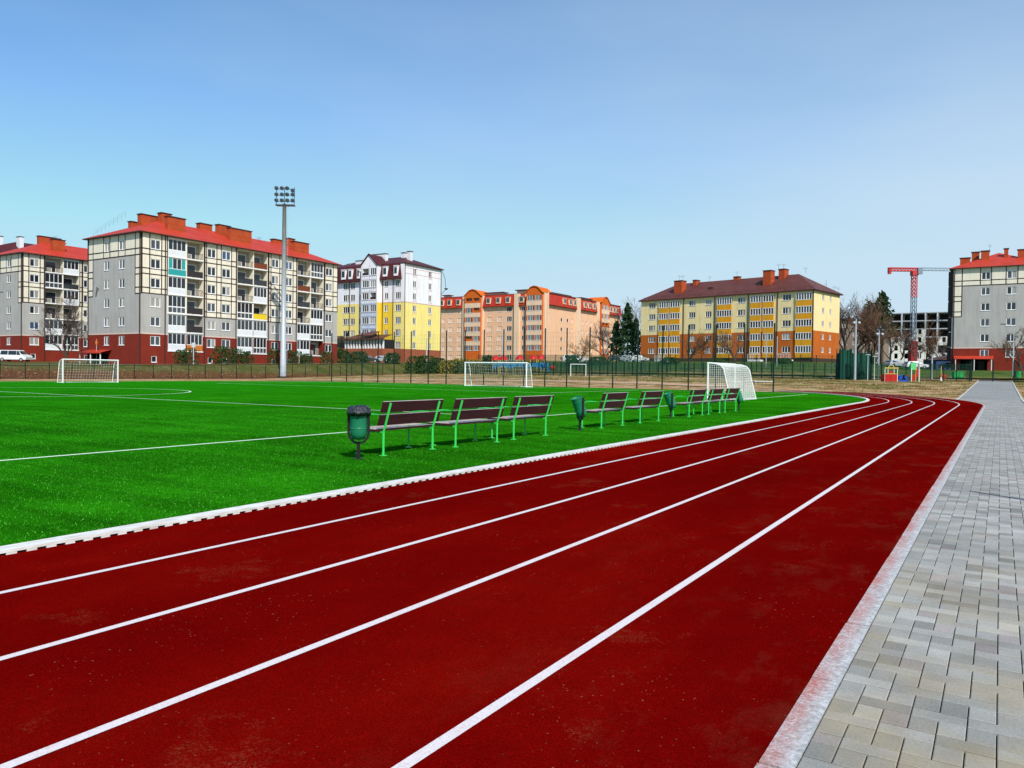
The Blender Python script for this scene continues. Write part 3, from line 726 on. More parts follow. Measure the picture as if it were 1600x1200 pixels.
# mansard cladding
mb = MB()
for s0, s1 in ((.75, 6.9), (12.2, 25.2)):
    zb_ = 22.95
    a, b, c, d = P('W', s0, .9, zb_), P('W', s1, .9, zb_), P('W', s1, .12, 26.7), P('W', s0+(.5 if s0 < 1 else 0), .12, 26.7)
    mb.quad(a, b, c, d); e, f = P('W', s0, 0, zb_), P('W', s1, 0, zb_); mb.quad(a, b, f, e); g, h = P('W', s0+(.5 if s0 < 1 else 0), 0, 26.7), P('W', s1, 0, 26.7); mb.quad(c, d, g, h); mb.quad(a, d, g, e); mb.quad(b, c, h, f)
mb.build('mansard_roof', M_roof_maroon, root)
for s0, s1 in ((1.3, 2.4), (4.6, 5.8), (13.3, 14.1), (15.8, 16.9), (18.0, 19.3)):
    mb = MB(); fbox(mb, 'W', s0, s1, .1, 1.0, 23.6, 25.9); fbox(mb, 'W', s0+.15, s1-.15, 1.0, 1.01, 24.1, 25.6, 1); fbox(mb, 'W', s0-.1, s1+.1, .1, 1.1, 25.9, 26.02)
    mb.build('dormer', [M_wht, G_[0]], root)
roof = hip_roof(root, 25, 14.03, 26.75, 29.3, .45, M_roof_maroon, inset=0.1) if False else None
mb = MB(); o = .5; A, B, C, D = (o, -.1), (-25.3, -.1), (-25.3, 14.5), (o, 14.5); r0, r1 = (-6.5, 7.2), (-19, 7.2)
for q in ((A, B, r1, r0), (B, C, r1), (C, D, r0, r1), (D, A, r0)): mb.poly([(*p, 29.4 if p in (r0, r1) else 26.72) for p in q])
for p, q in ((A, B), (B, C), (C, D), (D, A)): mb.quad((*p, 26.72), (*q, 26.72), (*q, 26.52), (*p, 26.52), 1)
mb.quad((*A, 26.52), (*B, 26.52), (*C, 26.52), (*D, 26.52), 1)
roof = mb.build('roof', [M_roof_maroon, M_eave], root)
for x0, y0, x1, y1, zz in ((-3.8, 5.3, -2.8, 6.3, 30.3), (-6.0, 5.8, -5.0, 6.8, 30.2), (-13.2, 3.2, -8.8, 4.2, 29.9), (-17.9, 2.5, -15.6, 3.4, 28.6), (-20.6, 2.5, -19.6, 3.3, 28.0)): chimney(roof, x0, y0, x1, y1, 26.8, zz, M_whitech)
mb = MB()
for z in (zt-.9, zt-2.2): fbox(mb, 'E', .3, 13.7, 0, .03, z-.05, z+.05)
for s in [1.2+1.1*k for k in range(12)]: fbox(mb, 'E', s-.03, s+.03, 0, .028, zt-2.2, zt-.9)
for a, b in we:
    for z in zc[:4]: fbox(mb, 'E', a-.12, a-.05, 0, .03, z-1.6, z+1.3); fbox(mb, 'E', b+.05, b+.12, 0, .03, z-1.6, z+1.3); fbox(mb, 'E', a-.1, b+.1, 0, .032, z-1.2, z-1.1)
fbox(mb, 'E', 0, 14, 0, .04, BZ-.08, BZ+.08); fbox(mb, 'W', 0, 6.9, 0, .04, BZ-.08, BZ+.08)
for s in (1.1, 2.9, 3.4, 4.7, 6.3): fbox(mb, 'W', s-.03, s+.03, 0, .028, BZ, 22.9)
mb.build('pink_trim', M_pink, root)
for f, s in (('E', .15), ('E', 13.8), ('W', 3.3), ('W', 6.6), ('W', 17.3)): mb = MB(); fbox(mb, f, s-.06, s+.06, .05, .16, 3, 22.9 if f == 'W' else zt); mb.build('downpipe', M_pipe, root)
mb = MB(); mb.tube([(.1, 13.9, 20.5), (1.2, 14.3, 21.8), (.9, 14.3, 24.5), (.2, 14.1, 26.3)], .06, 5); mb.lathe([(.02, 21.6), (.35, 21.75), (.5, 22.0)], 10, (1.3, 14.3)); mb.build('satellite_dish', M_rail, root)
# ground-floor annex with canopy on posts
mb = MB(); fbox(mb, 'W', 1, 13.5, 1.8, 6., 2.5, 6.5, 1); fbox(mb, 'W', 1.3, 13.2, 1.85, 5.2, 6.5, 8.6, 2)
for k in range(14): fbox(mb, 'W', 1.3+k*.9, 1.6+k*.9, 5.2, 5.6, 6.5, 8.7)
for a, b, z in ((.6, 14, 8.9), (4.2, 9.2, 9.7)): mb.poly([P('W', a, 6.2, z-.1), P('W', b, 6.2, z-.1), P('W', b-1, 1.9, z+1.0), P('W', a+1, 1.9, z+1.0)], 3); fbox(mb, 'W', a, b, 6.1, 6.25, z-.3, z-.1, 3)
mb.build('annex', [M_white, M_brb, G_[0], M_roof_brown], root)
mb = MB(); mb.poly([P('W', 18.3, 3, 9.0), P('W', 21.3, 3, 9.0), P('W', 21, .1, 9.9), P('W', 18.6, .1, 9.9)]); fbox(mb, 'W', 18.6, 21, .05, 2.6, 7, 9, 1); mb.build('entrance_canopy', [M_eave, G_[0]], root)

# ------------------------------------------------------------------ peach and orange block with red mansard
M_peach = stucco('peach_render', (.84, .50, .31), .07); M_orng = stucco('orange_render', (.64, .13, .018), .1); M_lpeach = stucco('pale_peach_render', (.80, .56, .38), .05)
random.seed(21)
root = thing('apartment_building', 'long peach block with orange gabled towers and red mansard behind the blue playground wall', 'building', (-113.06, 195.93, 0))
zc = [20.5-2.92*k for k in range(6)]; zt = 24.9; zm = 21.55
mb = MB()
ww = [(7.2, 8.34), (11.97, 13.7), (15.45, 17.2), (19.1, 20.9), (30.6, 32.3), (34.2, 35.8), (37.3, 38.5)]
ops = [(a, b, z-.72, z+.72) for a, b in ww for z in zc]
facade(mb, 'W', 0, 46, 2, zt, ops, lambda s, z: 0)
ew = [(9.06, 10.1), (12.88, 13.9), (15.62, 16.6), (22.9, 23.9), (25.9, 26.9), (29.3, 30.3), (42, 43), (44.5, 45.5)]
facade(mb, 'E', 0, 52, 2, zt, [(a, b, z-.6, z+.6) for a, b in ew for z in zc[1:]], lambda s, z: 0)
mb.box(-45.9, .1, 2, -.1, 14, zt-.05); mb.box(-14, .1, 2, -.1, 52, zt-.06)
mb.build('wall', [M_peach], root)
for a, b, p in ((0, .62, .5), (9.0, 10.7, .7), (22.1, 22.6, .6), (28.6, 29.9, .6)): mb = MB(); fbox(mb, 'W', a, b, -.1, p, 2, zt+.1); mb.build('pier', M_lpeach, root)
for a, b in ((0.02, .5), (18.2, 20.8), (32.5, 34.5)): mb = MB(); fbox(mb, 'E', a, b, -.1, .7, 2, zt+.12); mb.build('pier', M_lpeach, root)
for a, b in ww:
    for z in zc: add_window(root, 'W', a, b, z, 1.44, '3' if b-a > 1.4 else '2')
for a, b in ew:
    for z in zc[1:]: add_window(root, 'E', a, b, z, 1.2, '1')
def mans(face, s0, s1, dorm, root=root, zb_=zm, zt_=zt):
    mb = MB()
    a, b, c, d = P(face, s0, .9, zb_), P(face, s1, .9, zb_), P(face, s1-.25, .1, zt_), P(face, s0+.25, .1, zt_)
    e, f, g, h = P(face, s0, 0, zb_), P(face, s1, 0, zb_), P(face, s0+.25, 0, zt_), P(face, s1-.25, 0, zt_)
    mb.quad(a, b, c, d); mb.quad(a, b, f, e); mb.quad(c, d, g, h); mb.quad(a, d, g, e); mb.quad(b, c, h, f)
    mb.build('mansard_roof', M_mans_red, root)
    for s in dorm:
        mb = MB(); fbox(mb, face, s, s+1.5, .1, 1.0, 22.3, 24.1); fbox(mb, face, s+.18, s+1.32, 1.0, 1.012, 22.6, 23.9, 1); fbox(mb, face, s-.1, s+1.6, .1, 1.1, 24.1, 24.2); mb.build('dormer', [M_lpeach, G_[1]], root)
mans('W', 7.0, 8.95, (7.2,)); mans('W', 10.75, 22.05, (12.1, 15.6, 19.2)); mans('W', 30.1, 46, (30.7, 34.2, 37.2, 41)); mans('E', .55, 18.1, (9, 12.8, 15.6)); mans('E', 20.9, 32.4, (22.8, 25.8, 29.2)); mans('E', 40.8, 52, (42, 44.5, 47))
def tower3(face, s0, s1, cols, p=1.3, apex=26.9, opened=()):
    mb = MB(); ops = [(a, b, z-.78, z+.78, 1.0 if (i, j) in opened else .15) for j, (a, b) in enumerate(cols) for i, z in enumerate([23.5]+zc[:5])]
    facade(mb, face, s0, s1, 2, 25., ops, lambda s, z: 1 if abs(((z-20.5) % 2.92)-1.46) < .1 else 0, (), (), p=p)
    m = (s0+s1)/2
    mb.poly([P(face, s0, p, 25.), P(face, s1, p, 25.), P(face, m+1.2, p, apex-.25), P(face, m, p, apex), P(face, m-1.2, p, apex-.25)])
    for s in (s0, s1): mb.quad(P(face, s, -.1, 2), P(face, s, p, 2), P(face, s, p, 25), P(face, s, -.1, 25))
    mb.build('tower', [M_orng, M_lpeach], root)
    for j, (a, b) in enumerate(cols):
        for i, z in enumerate([23.5]+zc[:5]):
            if (i, j) in opened: mb = MB(); fbox(mb, face, a, b, p-1., p-.95, z-.78, z+.78); fbox(mb, face, a, b, p-.1, p-.05, z-.78, z-.1, 1); mb.build('open_loggia', [M_back, M_orng], root)
            else: add_window(root, face, a, b, z, 1.56, '4', random.choice([0, 0, 1]), p=p)
    mb = MB(); q = p+.15
    pts = [P(face, s0-.4, q, 24.9), P(face, m-1.2, q, apex-.2), P(face, m, q, apex+.1), P(face, m+1.2, q, apex-.2), P(face, s1+.4, q, 24.9)]
    for k in range(4):
        a, b = pts[k], pts[k+1]; a2, b2 = [(x[0]-(6 if face == 'E' else 0), x[1]+(6 if face == 'W' else 0), x[2]) for x in (a, b)]
        mb.quad(a, b, b2, a2); mb.bar(a, b, .22, .2)
    mb.build('gable_roof', M_orng, root)
tower3('W', .68, 6.0, [(.95, 2.95), (3.4, 5.6)]); tower3('W', 22.6, 28.6, [(23.0, 25.2), (25.7, 28.1)], opened=((0, 0), (0, 1), (1, 0), (4, 1)))
tower3('E', 34.6, 40.6, [(35.4, 37.2), (37.9, 39.8)], opened=((2, 0), (2, 1)))
mb = MB(); mb.box(-46, 0, zt, .3, 14.3, zt+.25); mb.box(-14, 14, zt, .3, 52, zt+.25); roof = mb.build('roof', [M_roof_brown], root)
for x0, y0, x1, y1, zz in ((-24, 2.5, -17, 5, 26.2), (-12, 3, -8, 5, 26.6), (-6.5, 5, -3, 20, 26.), (-7, 28, -3, 40, 26.2), (-40, 3, -38, 4.4, 26.2)):
    mb = MB(); mb.box(x0, y0, 25.1, x1, y1, zz-.25); mb.box(x0-.5, y0-.5, zz-.25, x1+.5, y1+.5, zz, 1); mb.build('roof_house', [M_lpeach, M_eave], roof)

# ------------------------------------------------------------------ cream and orange block with brown hip roof
M_crm4 = stucco('warm_cream_render', (.88, .70, .36), .06); M_or4 = stucco('burnt_orange_render', (.52, .13, .022), .12); M_och = stucco('ochre_render', (.74, .34, .02), .1); M_plinth = pm('plinth', (.07, .035, .025), .9, .2)
random.seed(31)
root = thing('apartment_building', 'five storey cream and orange block with brown hip roof and ochre balconies', 'building', (-34.27, 174.92, 0), R(-12))
zc = [18.8-2.88*k for k in range(5)]; zt = 20.1; BB = 11.35
mb = MB(); ww = [(5.12, 7.04), (16.0, 17.9), (24.7, 26.3), (29.07, 30.84), (40.52, 42.5)]; bw = [(.35, 3.91), (9.0, 11.53), (12.08, 14.6), (19.34, 23.09), (33.28, 36.04), (36.57, 39.3)]
mf = lambda s, z: 2 if z < 5.4 else (1 if z < BB else 0)
facade(mb, 'W', 0, 44.83, 3, zt, [(a, b, z-.68, z+.68) for a, b in ww for z in zc], mf, (), (BB, 5.4))
facade(mb, 'E', 0, 14, 3, zt, [(a, b, z-.6, z+.6) for a, b in ((4.31, 5.53), (8.43, 9.44)) for z in zc], mf, (), (BB, 5.4))
mb.quad((-44.83, 0, 3), (-44.83, 14, 3), (-44.83, 14, zt), (-44.83, 0, zt)); mb.quad((0, 14, 3), (-44.8, 14, 3), (-44.8, 14, zt), (0, 14, zt))
mb.build('wall', [M_crm4, M_or4, M_plinth], root)
for a, b in ww:
    for z in zc: add_window(root, 'W', a, b, z, 1.36, '3')
for a, b in ((4.31, 5.53), (8.43, 9.44)):
    for z in zc: add_window(root, 'E', a, b, z, 1.2, '2', 1)
for a, b in bw:
    for i, z in enumerate(zc):
        mb = MB(); p = .3
        fbox(mb, 'W', a, b, .02, p, z-2.1+(.0 if i < 4 else .3), z-.75, 2); fbox(mb, 'W', a, b, .02, p-.12, z-.75, z+.78, 1)
        k = 4 if b-a < 3 else 6
        for j in range(k+1): s = a+(b-a)*j/k; fbox(mb, 'W', max(a, s-.06), min(b, s+.06), p-.1, p+.02, z-.75, z+.74)
        for zz in (z-.78, z+.66): fbox(mb, 'W', a, b, p-.1, p+.03, zz, zz+.12)
        if b-a < 3 and i == 1 and 9 < a < 10: g = M_pink
        else: g = M_och
        mb.build('balcony', [M_white, G_[random.choice([0, 1, 1])], g], root)
for s in (8.2, 15.25, 23.8, 32.3, .12): mb = MB(); fbox(mb, 'W', s-.07, s+.07, .03, .17, 4, zt-.1); mb.build('downpipe', M_pipe, root)
for s in (11.2, 36.2, 4.2):
    mb = MB(); z = 5.0
    fbox(mb, 'W', s, s+3, .35, 2., z-.4, z); 
    for k in range(9): fbox(mb, 'W', s+k*.37, s+k*.37+.05, 1.95, 2.0, z, z+1.2)
    fbox(mb, 'W', s, s+3, 1.94, 2.01, z+1.2, z+1.28); mb.build('porch', M_white, root)
roof = hip_roof(root, 14, 44.83, zt, 24.6, .6, M_roof_brown); bpy.data.objects.remove(roof)
mb = MB(); o = .6; ze = zt+.1; A, B, C, D = (o, -o), (-44.83-o, -o), (-44.83-o, 14+o), (o, 14+o); r0, r1 = (-6.6, 7), (-38.2, 7)
for q in ((A, B, r1, r0), (B, C, r1), (C, D, r0, r1), (D, A, r0)): mb.poly([(*p, 24.7 if p in (r0, r1) else ze) for p in q])
for p, q in ((A, B), (B, C), (C, D), (D, A)): mb.quad((*p, ze), (*q, ze), (*q, ze-.2), (*p, ze-.2), 1)
mb.quad((*A, ze-.2), (*B, ze-.2), (*C, ze-.2), (*D, ze-.2), 1)
roof = mb.build('roof', [M_roof_brown, M_eave], root)
chimney(roof, -36.4, 1.9, -34.2, 4.1, 21, 24.9); chimney(roof, -33.2, 5.4, -32.2, 7.2, 22, 25.2); chimney(roof, -13.1, 2.6, -11.2, 4.6, 21.5, 25.6); chimney(roof, -10.6, 5.2, -9.2, 7.4, 22, 26.0); chimney(roof, -22.6, 6.4, -21.2, 7.6, 23, 25.3)
for a in ((-35.5, 3, 24.9), (-34.8, 3.4, 24.9), (-11, 6, 25.9), (-10, 6.5, 25.9), (-5, 7, 24.7), (-22, 7, 25.2), (-29, 6.4, 24.5), (-.5, 12, 20.6), (0, 13, 20.4)): antenna(roof, *a, 1.3)
mb = MB()
for x in (-27.4, -14.9): mb.box(x, 2.9, 22.2, x+1.2, 3.9, 22.75)
mb.build('roof_hatch', M_cap, roof)
mb = MB(); mb.bar((-44, -.1, 20.9), (.2, -.1, 20.9), .05, .05)
for k in range(30): mb.bar((-44+k*1.5, -.1, 20.2), (-44+k*1.5, -.1, 20.9), .04, .04)
mb.build('snow_guard', M_eave, roof)

# ------------------------------------------------------------------ far roof at the picture edge, old block, building site
random.seed(41)
root = thing('apartment_building', 'building with dark maroon roof half hidden behind the block at the picture edge', 'building', (-208, 88, 0))
mb = MB(); facade(mb, 'W', 0, 30, 2, 29.3, [(2+4*k, 3.6+4*k, z-.7, z+.7) for k in range(7) for z in (25, 22, 19, 16)], lambda s, z: 0); mb.quad((0, 0, 2), (0, 34, 2), (0, 34, 29.3), (0, 0, 29.3)); mb.build('wall', M_whitech, root)
for k in range(7):
    for z in (25, 22, 19, 16): add_window(root, 'W', 2+4*k, 3.6+4*k, z)
mb = MB(); A, B, C, D = (1, -1), (-31, -1), (-31, 35), (1, 35); r0, r1 = (-5, 10), (-5, 26)
for q in ((A, B, r0), (B, C, r1, r0), (C, D, r1), (D, A, r0, r1)): mb.poly([(*p, 33.2 if p in (r0, r1) else 29.3) for p in q])
roof = mb.build('roof', M_roof_maroon, root)
for x, y in ((-7, 6), (-3, 9), (-4, 20)): chimney(roof, x, y, x+1.6, y+1, 30, 34.2, M_whitech)

M_oldw = stucco('weathered_panel', (.30, .22, .17), .25)
root = thing('apartment_building', 'weathered brown panel block half hidden behind the bare trees', 'building', (-30.5, 262, 0))
mb = MB(); zs = [6.5+2.8*k for k in range(5)]; facade(mb, 'W', 0, 18, 3, 19.5, [(1+3.2*k, 2.6+3.2*k, z-.7, z+.7) for k in range(5) for z in zs], lambda s, z: 0); mb.box(-18, .1, 3, 0, 12, 19.4); mb.build('wall', M_oldw, root)
mb = MB(); mb.box(-18.3, -.3, 19.5, .3, 12, 19.9); mb.build('roof', M_eave, root)
for k in range(5):
    for z in zs: add_window(root, 'W', 1+3.2*k, 2.6+3.2*k, z)
M_rc = pm('raw_concrete', (.55, .56, .57), .9, .2, 1, .2); M_blk = pm('pale_block_infill', (.86, .82, .74), .9, .15, 1.5, .2)
root = thing('unfinished_building', 'grey concrete frame of an unfinished building behind the tower crane', 'building site', (-12, 320, 0))
mb = MB(); nb = 9; bwid = 3.9
for k in range(7): mb.box(-nb*bwid-.2, 0, 7.5+3*k-.28, .2, 16, 7.5+3*k)
mb.build('floor_slab', M_rc, root)
mb = MB()
for k in range(nb+1):
    for d in (0.02, 7.5, 15.3): mb.box(-k*bwid-.25, d, 2, -k*bwid+.25, d+.5, 25.5)
mb.build('column', M_rc, root)
mb = MB()
for f in range(6):
    for k in range(nb):
        x = -k*bwid-bwid+.25; z = 4.5+3*f+.0
        if f == 5 or (f == 4 and random.random() < .6) or random.random() < .08: continue
        w1 = .9+.5*(k % 2); mb.box(x-.2, -.1, z-.2, x+bwid-.3, .1, z+.9)
        mb.box(x-.2, -.1, z+.9, x+w1, .1, z+2.75); mb.box(x+bwid-1.4, -.1, z+.9, x+bwid-.3, .1, z+2.75)
mb.build('infill_wall', M_blk, root)
mb = MB(); mb.box(-nb*bwid, 9, 3, 0, 9.3, 25.2); mb.build('core_wall', pm('dark_core', (.05, .045, .04), .9, .2), root)

# tower crane
M_cred = pm('crane_red', (.55, .04, .04), .5, .15, 1); M_cgrey = pm('crane_grey', (.16, .21, .27), .5, .15, 1); M_cwhite = pm('crane_white', (.20, .25, .30), .5, .1)
root = thing('tower_crane', 'red and grey tower crane rising over the unfinished concrete building', 'crane', (-25.7, 297.6, 1.9), -YAW*0+R(32.45)+R(0))
def lattice(mb, p, q, wd, n, t, m=0):
    p, q = Vector(p), Vector(q); d = (q-p).normalized(); u = Vector((0, 0, 1)) if abs(d.z) < .9 else Vector((1, 0, 0)); a = d.cross(u).normalized()*wd/2; b = a.normalized().cross(d)*wd/2
    cs = [a+b, a-b, -a-b, -a+b]
    for c in cs: mb.bar(p+c, q+c, t, t, m)
    for k in range(n):
        e, f = p+(q-p)*k/n, p+(q-p)*(k+1)/n
        for j in range(4): mb.bar(e+cs[j], f+cs[(j+1) % 4], t*.6, t*.6, m); mb.bar(f+cs[j], f+cs[(j+1) % 4], t*.6, t*.6, m)
mb = MB(); lattice(mb, (0, 0, 0), (0, 0, 27), 1.35, 18, .17, 0); mb.build('mast', M_cgrey, root)
mb = MB(); lattice(mb, (0, 0, 27), (0, 0, 35), 1.35, 6, .22, 0); mb.box(-1, -1, 34.6, 1, 1, 36); mb.build('mast_top', M_cred, root)
mb = MB(); mb.box(-1.1, -1.1, 5, 1.1, 1.1, 12); mb.build('mast_hoarding', pm('hoarding_red', (.30, .015, .012), .7, .2), root)
mb = MB(); lattice(mb, (-9, 0, 36.6), (1.2, 0, 36.6), 1.0, 9, .3, 0); mb.box(-9.0, -.5, 35.0, -8.1, .5, 37.1); mb.build('counter_jib', M_cred, root)
mb = MB(); lattice(mb, (1.2, 0, 36.8), (34, 0, 36.8), .9, 26, .10, 0); mb.build('jib', M_cwhite, root)
mb = MB(); mb.box(.6, -1.4, 35, 2.2, -.2, 37); mb.build('cab', M_cwhite, root)
mb = MB(); mb.tube([(16, 0, 36.3), (16, 0, 12)], .05, 4); mb.box(15.5, -.3, 11, 16.5, .3, 12); mb.build('hoist_rope', M_cgrey, root)
# ------------------------------------------------------------------ benches and litter bins
random.seed(51)
M_bgreen = pm('bench_green_paint', (.045, .62, .10), .35, .12, 12, spec=.5)
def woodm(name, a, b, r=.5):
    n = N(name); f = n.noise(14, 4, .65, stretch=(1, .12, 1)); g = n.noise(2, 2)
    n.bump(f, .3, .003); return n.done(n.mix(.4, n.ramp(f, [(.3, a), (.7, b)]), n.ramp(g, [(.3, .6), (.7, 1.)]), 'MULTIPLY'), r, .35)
M_plank = woodm('bench_back_plank', (.022, .0015, .004), (.055, .005, .010), .85); M_plank_lit = woodm('bench_plank_sunlit_top', (.42, .30, .26), (.66, .52, .46), .25)  # second plank colour is paler: sunlit sheen of the top faces painted in
def tubepath(pts, r, n=8):
    mb = MB(); mb.tube(pts, r, n); return mb
def make_bench():
    t = thing('park_bench', '', 'bench', (0, 0, 0), group='green framed benches in a line on the turf'); Lb = 1.42
    for y in (0, Lb):
        mb = tubepath([(0, y, 0), (0, y, .42), (.03, y, .50), (.16, y, .93)], .022); mb.box(-.05, y-.05, 0, .05, y+.05, .012); mb.build('leg', M_bgreen, t, smooth=False)
        mb = tubepath([(-.58, y, 0), (-.58, y, .43)], .02); mb.box(-.63, y-.05, 0, -.53, y+.05, .012); mb.build('leg', M_bgreen, t)
        arm = [(-.58, y, .44), (-.575, y, .58), (-.54, y, .66), (-.47, y, .705), (-.38, y, .72), (.085, y, .72)]
        tubepath(arm, .018).build('armrest', M_bgreen, t)
    mb = MB(); mb.bar((-.56, 0, .415), (0, 0, .415), .03, .03); mb.bar((-.56, Lb, .415), (0, Lb, .415), .03, .03); mb.build('seat_bearer', M_bgreen, t)
    mb = MB()
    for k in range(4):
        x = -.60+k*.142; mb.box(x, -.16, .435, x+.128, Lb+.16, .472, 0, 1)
    mb.build('seat', [M_plank, M_plank_lit], t)
    mb = MB()
    for z in (.535, .765):
        x = .046+(z-.535)*.30; c, s = math.cos(.29), math.sin(.29)
        i = len(mb.v)
        pts = [(x-.03, z), (x-.03+.20*s, z+.20*c), (x-.03-.028+.20*s, z+.20*c+.008), (x-.058, z+.008)]
        for yy in (-.16, Lb+.16):
            for a, b in pts: mb.v.append((a, yy, b))
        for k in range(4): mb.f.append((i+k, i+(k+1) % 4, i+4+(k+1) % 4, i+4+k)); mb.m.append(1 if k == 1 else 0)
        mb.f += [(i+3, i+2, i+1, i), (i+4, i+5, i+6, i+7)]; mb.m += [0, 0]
    mb.build('backrest', [M_plank, M_plank_lit], t)
    return t
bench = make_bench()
bl = ['green framed bench with dark planks, next to the bin with the black bag', 'second bench along, between the first and third of the nearest trio', 'third bench along, just before the second litter bin',
      'bench standing directly beyond the second litter bin', 'bench standing directly before the third litter bin', 'bench standing directly beyond the third litter bin',
      'middle bench of the farthest trio, in front of the netted goal', 'last bench of the row, beside the farthest litter bin']
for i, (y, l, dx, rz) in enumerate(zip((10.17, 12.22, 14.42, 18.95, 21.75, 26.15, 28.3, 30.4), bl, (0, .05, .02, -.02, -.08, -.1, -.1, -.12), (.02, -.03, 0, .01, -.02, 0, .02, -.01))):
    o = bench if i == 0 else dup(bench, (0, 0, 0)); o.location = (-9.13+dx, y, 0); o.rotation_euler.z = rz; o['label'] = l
M_bteal = pm('litter_bin_teal', (.012, .19, .09), .4, .15, 6, spec=.5); M_bindark = pm('litter_bin_frame', (.016, .016, .018), .45, .1); 
n = N('black_bag'); f = n.noise(18, 4, .7); n.bump(f, 1., .03); M_bag = n.done(n.ramp(f, [(.4, (.008, .008, .010)), (.75, (.05, .055, .07))]), .28, .6)
def make_bin(bag, tilt):
    t = thing('litter_bin', '', 'bin', (0, 0, 0), group='litter bins beside the benches')
    mb = MB(); mb.bar((0, 0, 0), (0, 0, .27), .05, .05, up=(0, 1, 0)); mb.box(-.08, -.06, 0, .08, .06, .012)
    mb.build('post', M_bindark, t)
    mb = MB(); pts = [(-.17, 0, .86), (-.17, 0, .44), (-.15, 0, .36), (-.09, 0, .29), (0, 0, .265), (.09, 0, .29), (.15, 0, .36), (.17, 0, .44), (.17, 0, .86)]
    for p, q in zip(pts, pts[1:]): mb.bar(p, q, .035, .05, up=(0, 1, 0))
    mb.build('fork', M_bindark, t)
    mb = MB(); mb.lathe([(.0, .33), (.10, .335), (.135, .42), (.145, .5), (.150, .86), (.156, .87), (.150, .88), (.140, .86), (.135, .5), (0, .46)], 22)
    for z in (.52, .78): mb.lathe([(.147, z-.012), (.154, z), (.148, z+.012)], 22)
    bk = mb.build('bucket', M_bteal, t, smooth=True)
    if tilt: bk.matrix_local = Matrix.Translation((0, 0, .55)) @ Matrix.Rotation(tilt, 4, 'X') @ Matrix.Translation((0, 0, -.55))
    if bag:
        mb = MB(); i0 = len(mb.v); nn = 26
        for k, (r, z) in enumerate([(.14, .80), (.17, .86), (.20, .80), (.19, .74), (.185, .87), (.14, .90), (.05, .86), (0, .85)]):
            for j in range(nn):
                a = 2*math.pi*j/nn; rr = r*(1+.12*noise.noise((math.cos(a)*3, math.sin(a)*3, z*6))); mb.v.append((rr*math.cos(a), rr*math.sin(a), z+.03*noise.noise((math.cos(a)*4, math.sin(a)*4, k))))
        for k in range(7):
            for j in range(nn): mb.f.append((i0+k*nn+j, i0+k*nn+(j+1) % nn, i0+(k+1)*nn+(j+1) % nn, i0+(k+1)*nn+j)); mb.m.append(0)
        mb.build('bag', M_bag, t, smooth=True)
    return t
b1 = make_bin(True, 0); b1.location = (-9.13, 9.55, 0); b1.rotation_euler.z = YAW; b1['label'] = 'litter bin with a crumpled black bag over its rim, nearest of the bins'
b2 = make_bin(False, R(22)); b2.location = (-9.31, 18.0, 0); b2.rotation_euler.z = R(-35); b2['label'] = 'teal litter bin tilted in its dark fork, between the third and fourth benches'
b3 = dup(b2, (-9.45, 24.95, 0), R(-52), 'teal litter bin on a dark forked post, third of the four bins')
b4 = dup(b2, (-9.28, 32.45, 0), R(-80), 'farthest teal litter bin, right in front of the netted goal')
b4.children[0] if b4.children else None

# ------------------------------------------------------------------ goals
M_goal = pm('goal_white', (.82, .82, .82), .4, .05, 3); M_net = pm('goal_net', (.80, .80, .78), .8, .05)
def goal(label, w_, h_, d_, loc, rz, cell, tw, thick=.055, group='football goals'):
    t = thing('football_goal', label, 'goal', loc, rz, group)
    for x in (0, w_): tubepath([(x, 0, 0), (x, 0, h_)], thick, 8).build('post', M_goal, t)
    tubepath([(-thick, 0, h_), (w_+thick, 0, h_)], thick, 8).build('crossbar', M_goal, t)
    prof = [(0, h_), (d_*.32, h_-.03), (d_*.55, h_-.14), (d_*.68, h_-.35), (d_*.78, h_*.55), (d_*.92, h_*.2), (d_, 0)]
    for x in (0, w_): tubepath([(x, a, b) for a, b in prof], thick*.55, 6).build('stay', M_goal, t)
    mb = MB(); mb.tube([(0, 0, .03), (0, d_, .03), (w_, d_, .03), (w_, 0, .03)], thick*.6, 6); mb.build('base_frame', M_goal, t)
    # net: resample profile, sag, square mesh
    P_ = []; seg = []
    for (a, b), (c, d) in zip(prof, prof[1:]): seg.append(math.hypot(c-a, d-b))
    tot = sum(seg); nv = int(tot/cell)
    def at(s):
        s *= tot
        for k, L_ in enumerate(seg):
            if s <= L_ or k == len(seg)-1: f = min(1, s/L_); return prof[k][0]+(prof[k+1][0]-prof[k][0])*f, prof[k][1]+(prof[k+1][1]-prof[k][1])*f
            s -= L_
    nh = int(w_/cell); mb = MB()
    def pt(i, j):
        a, b = at(j/nv); s = math.sin(math.pi*i/nh)*math.sin(math.pi*min(1, j/nv))
        return (w_*i/nh, a-.10*s+(.0), b-.10*s*(1 if j < nv*.6 else .2))
    for i in range(nh+1):
        for j in range(nv):
            if i <= nh and j < nv:
                mb.bar(pt(i, j), pt(i, j+1), tw, tw)
    for j in range(1, nv):
        for i in range(nh): mb.bar(pt(i, j), pt(i+1, j), tw, tw)
    for x in (0, w_):   # side nets
        nz = int(h_/cell)
        for k in range(1, nz):
            z = h_*k/nz; yb = next((a+(c-a)*((b-z)/(b-d)) for (a, b), (c, d) in zip(prof, prof[1:]) if b >= z >= d and b != d), d_)
            mb.bar((x, 0, z), (x, yb, z), tw, tw)
        for k in range(1, int(d_/cell)):
            y = cell*k; zt_ = next((b+(d-b)*((y-a)/(c-a)) for (a, b), (c, d) in zip(prof, prof[1:]) if a <= y <= c and a != c), 0)
            mb.bar((x, y, 0), (x, y, zt_), tw, tw)
    mb.build('net', M_net, t)
    return t
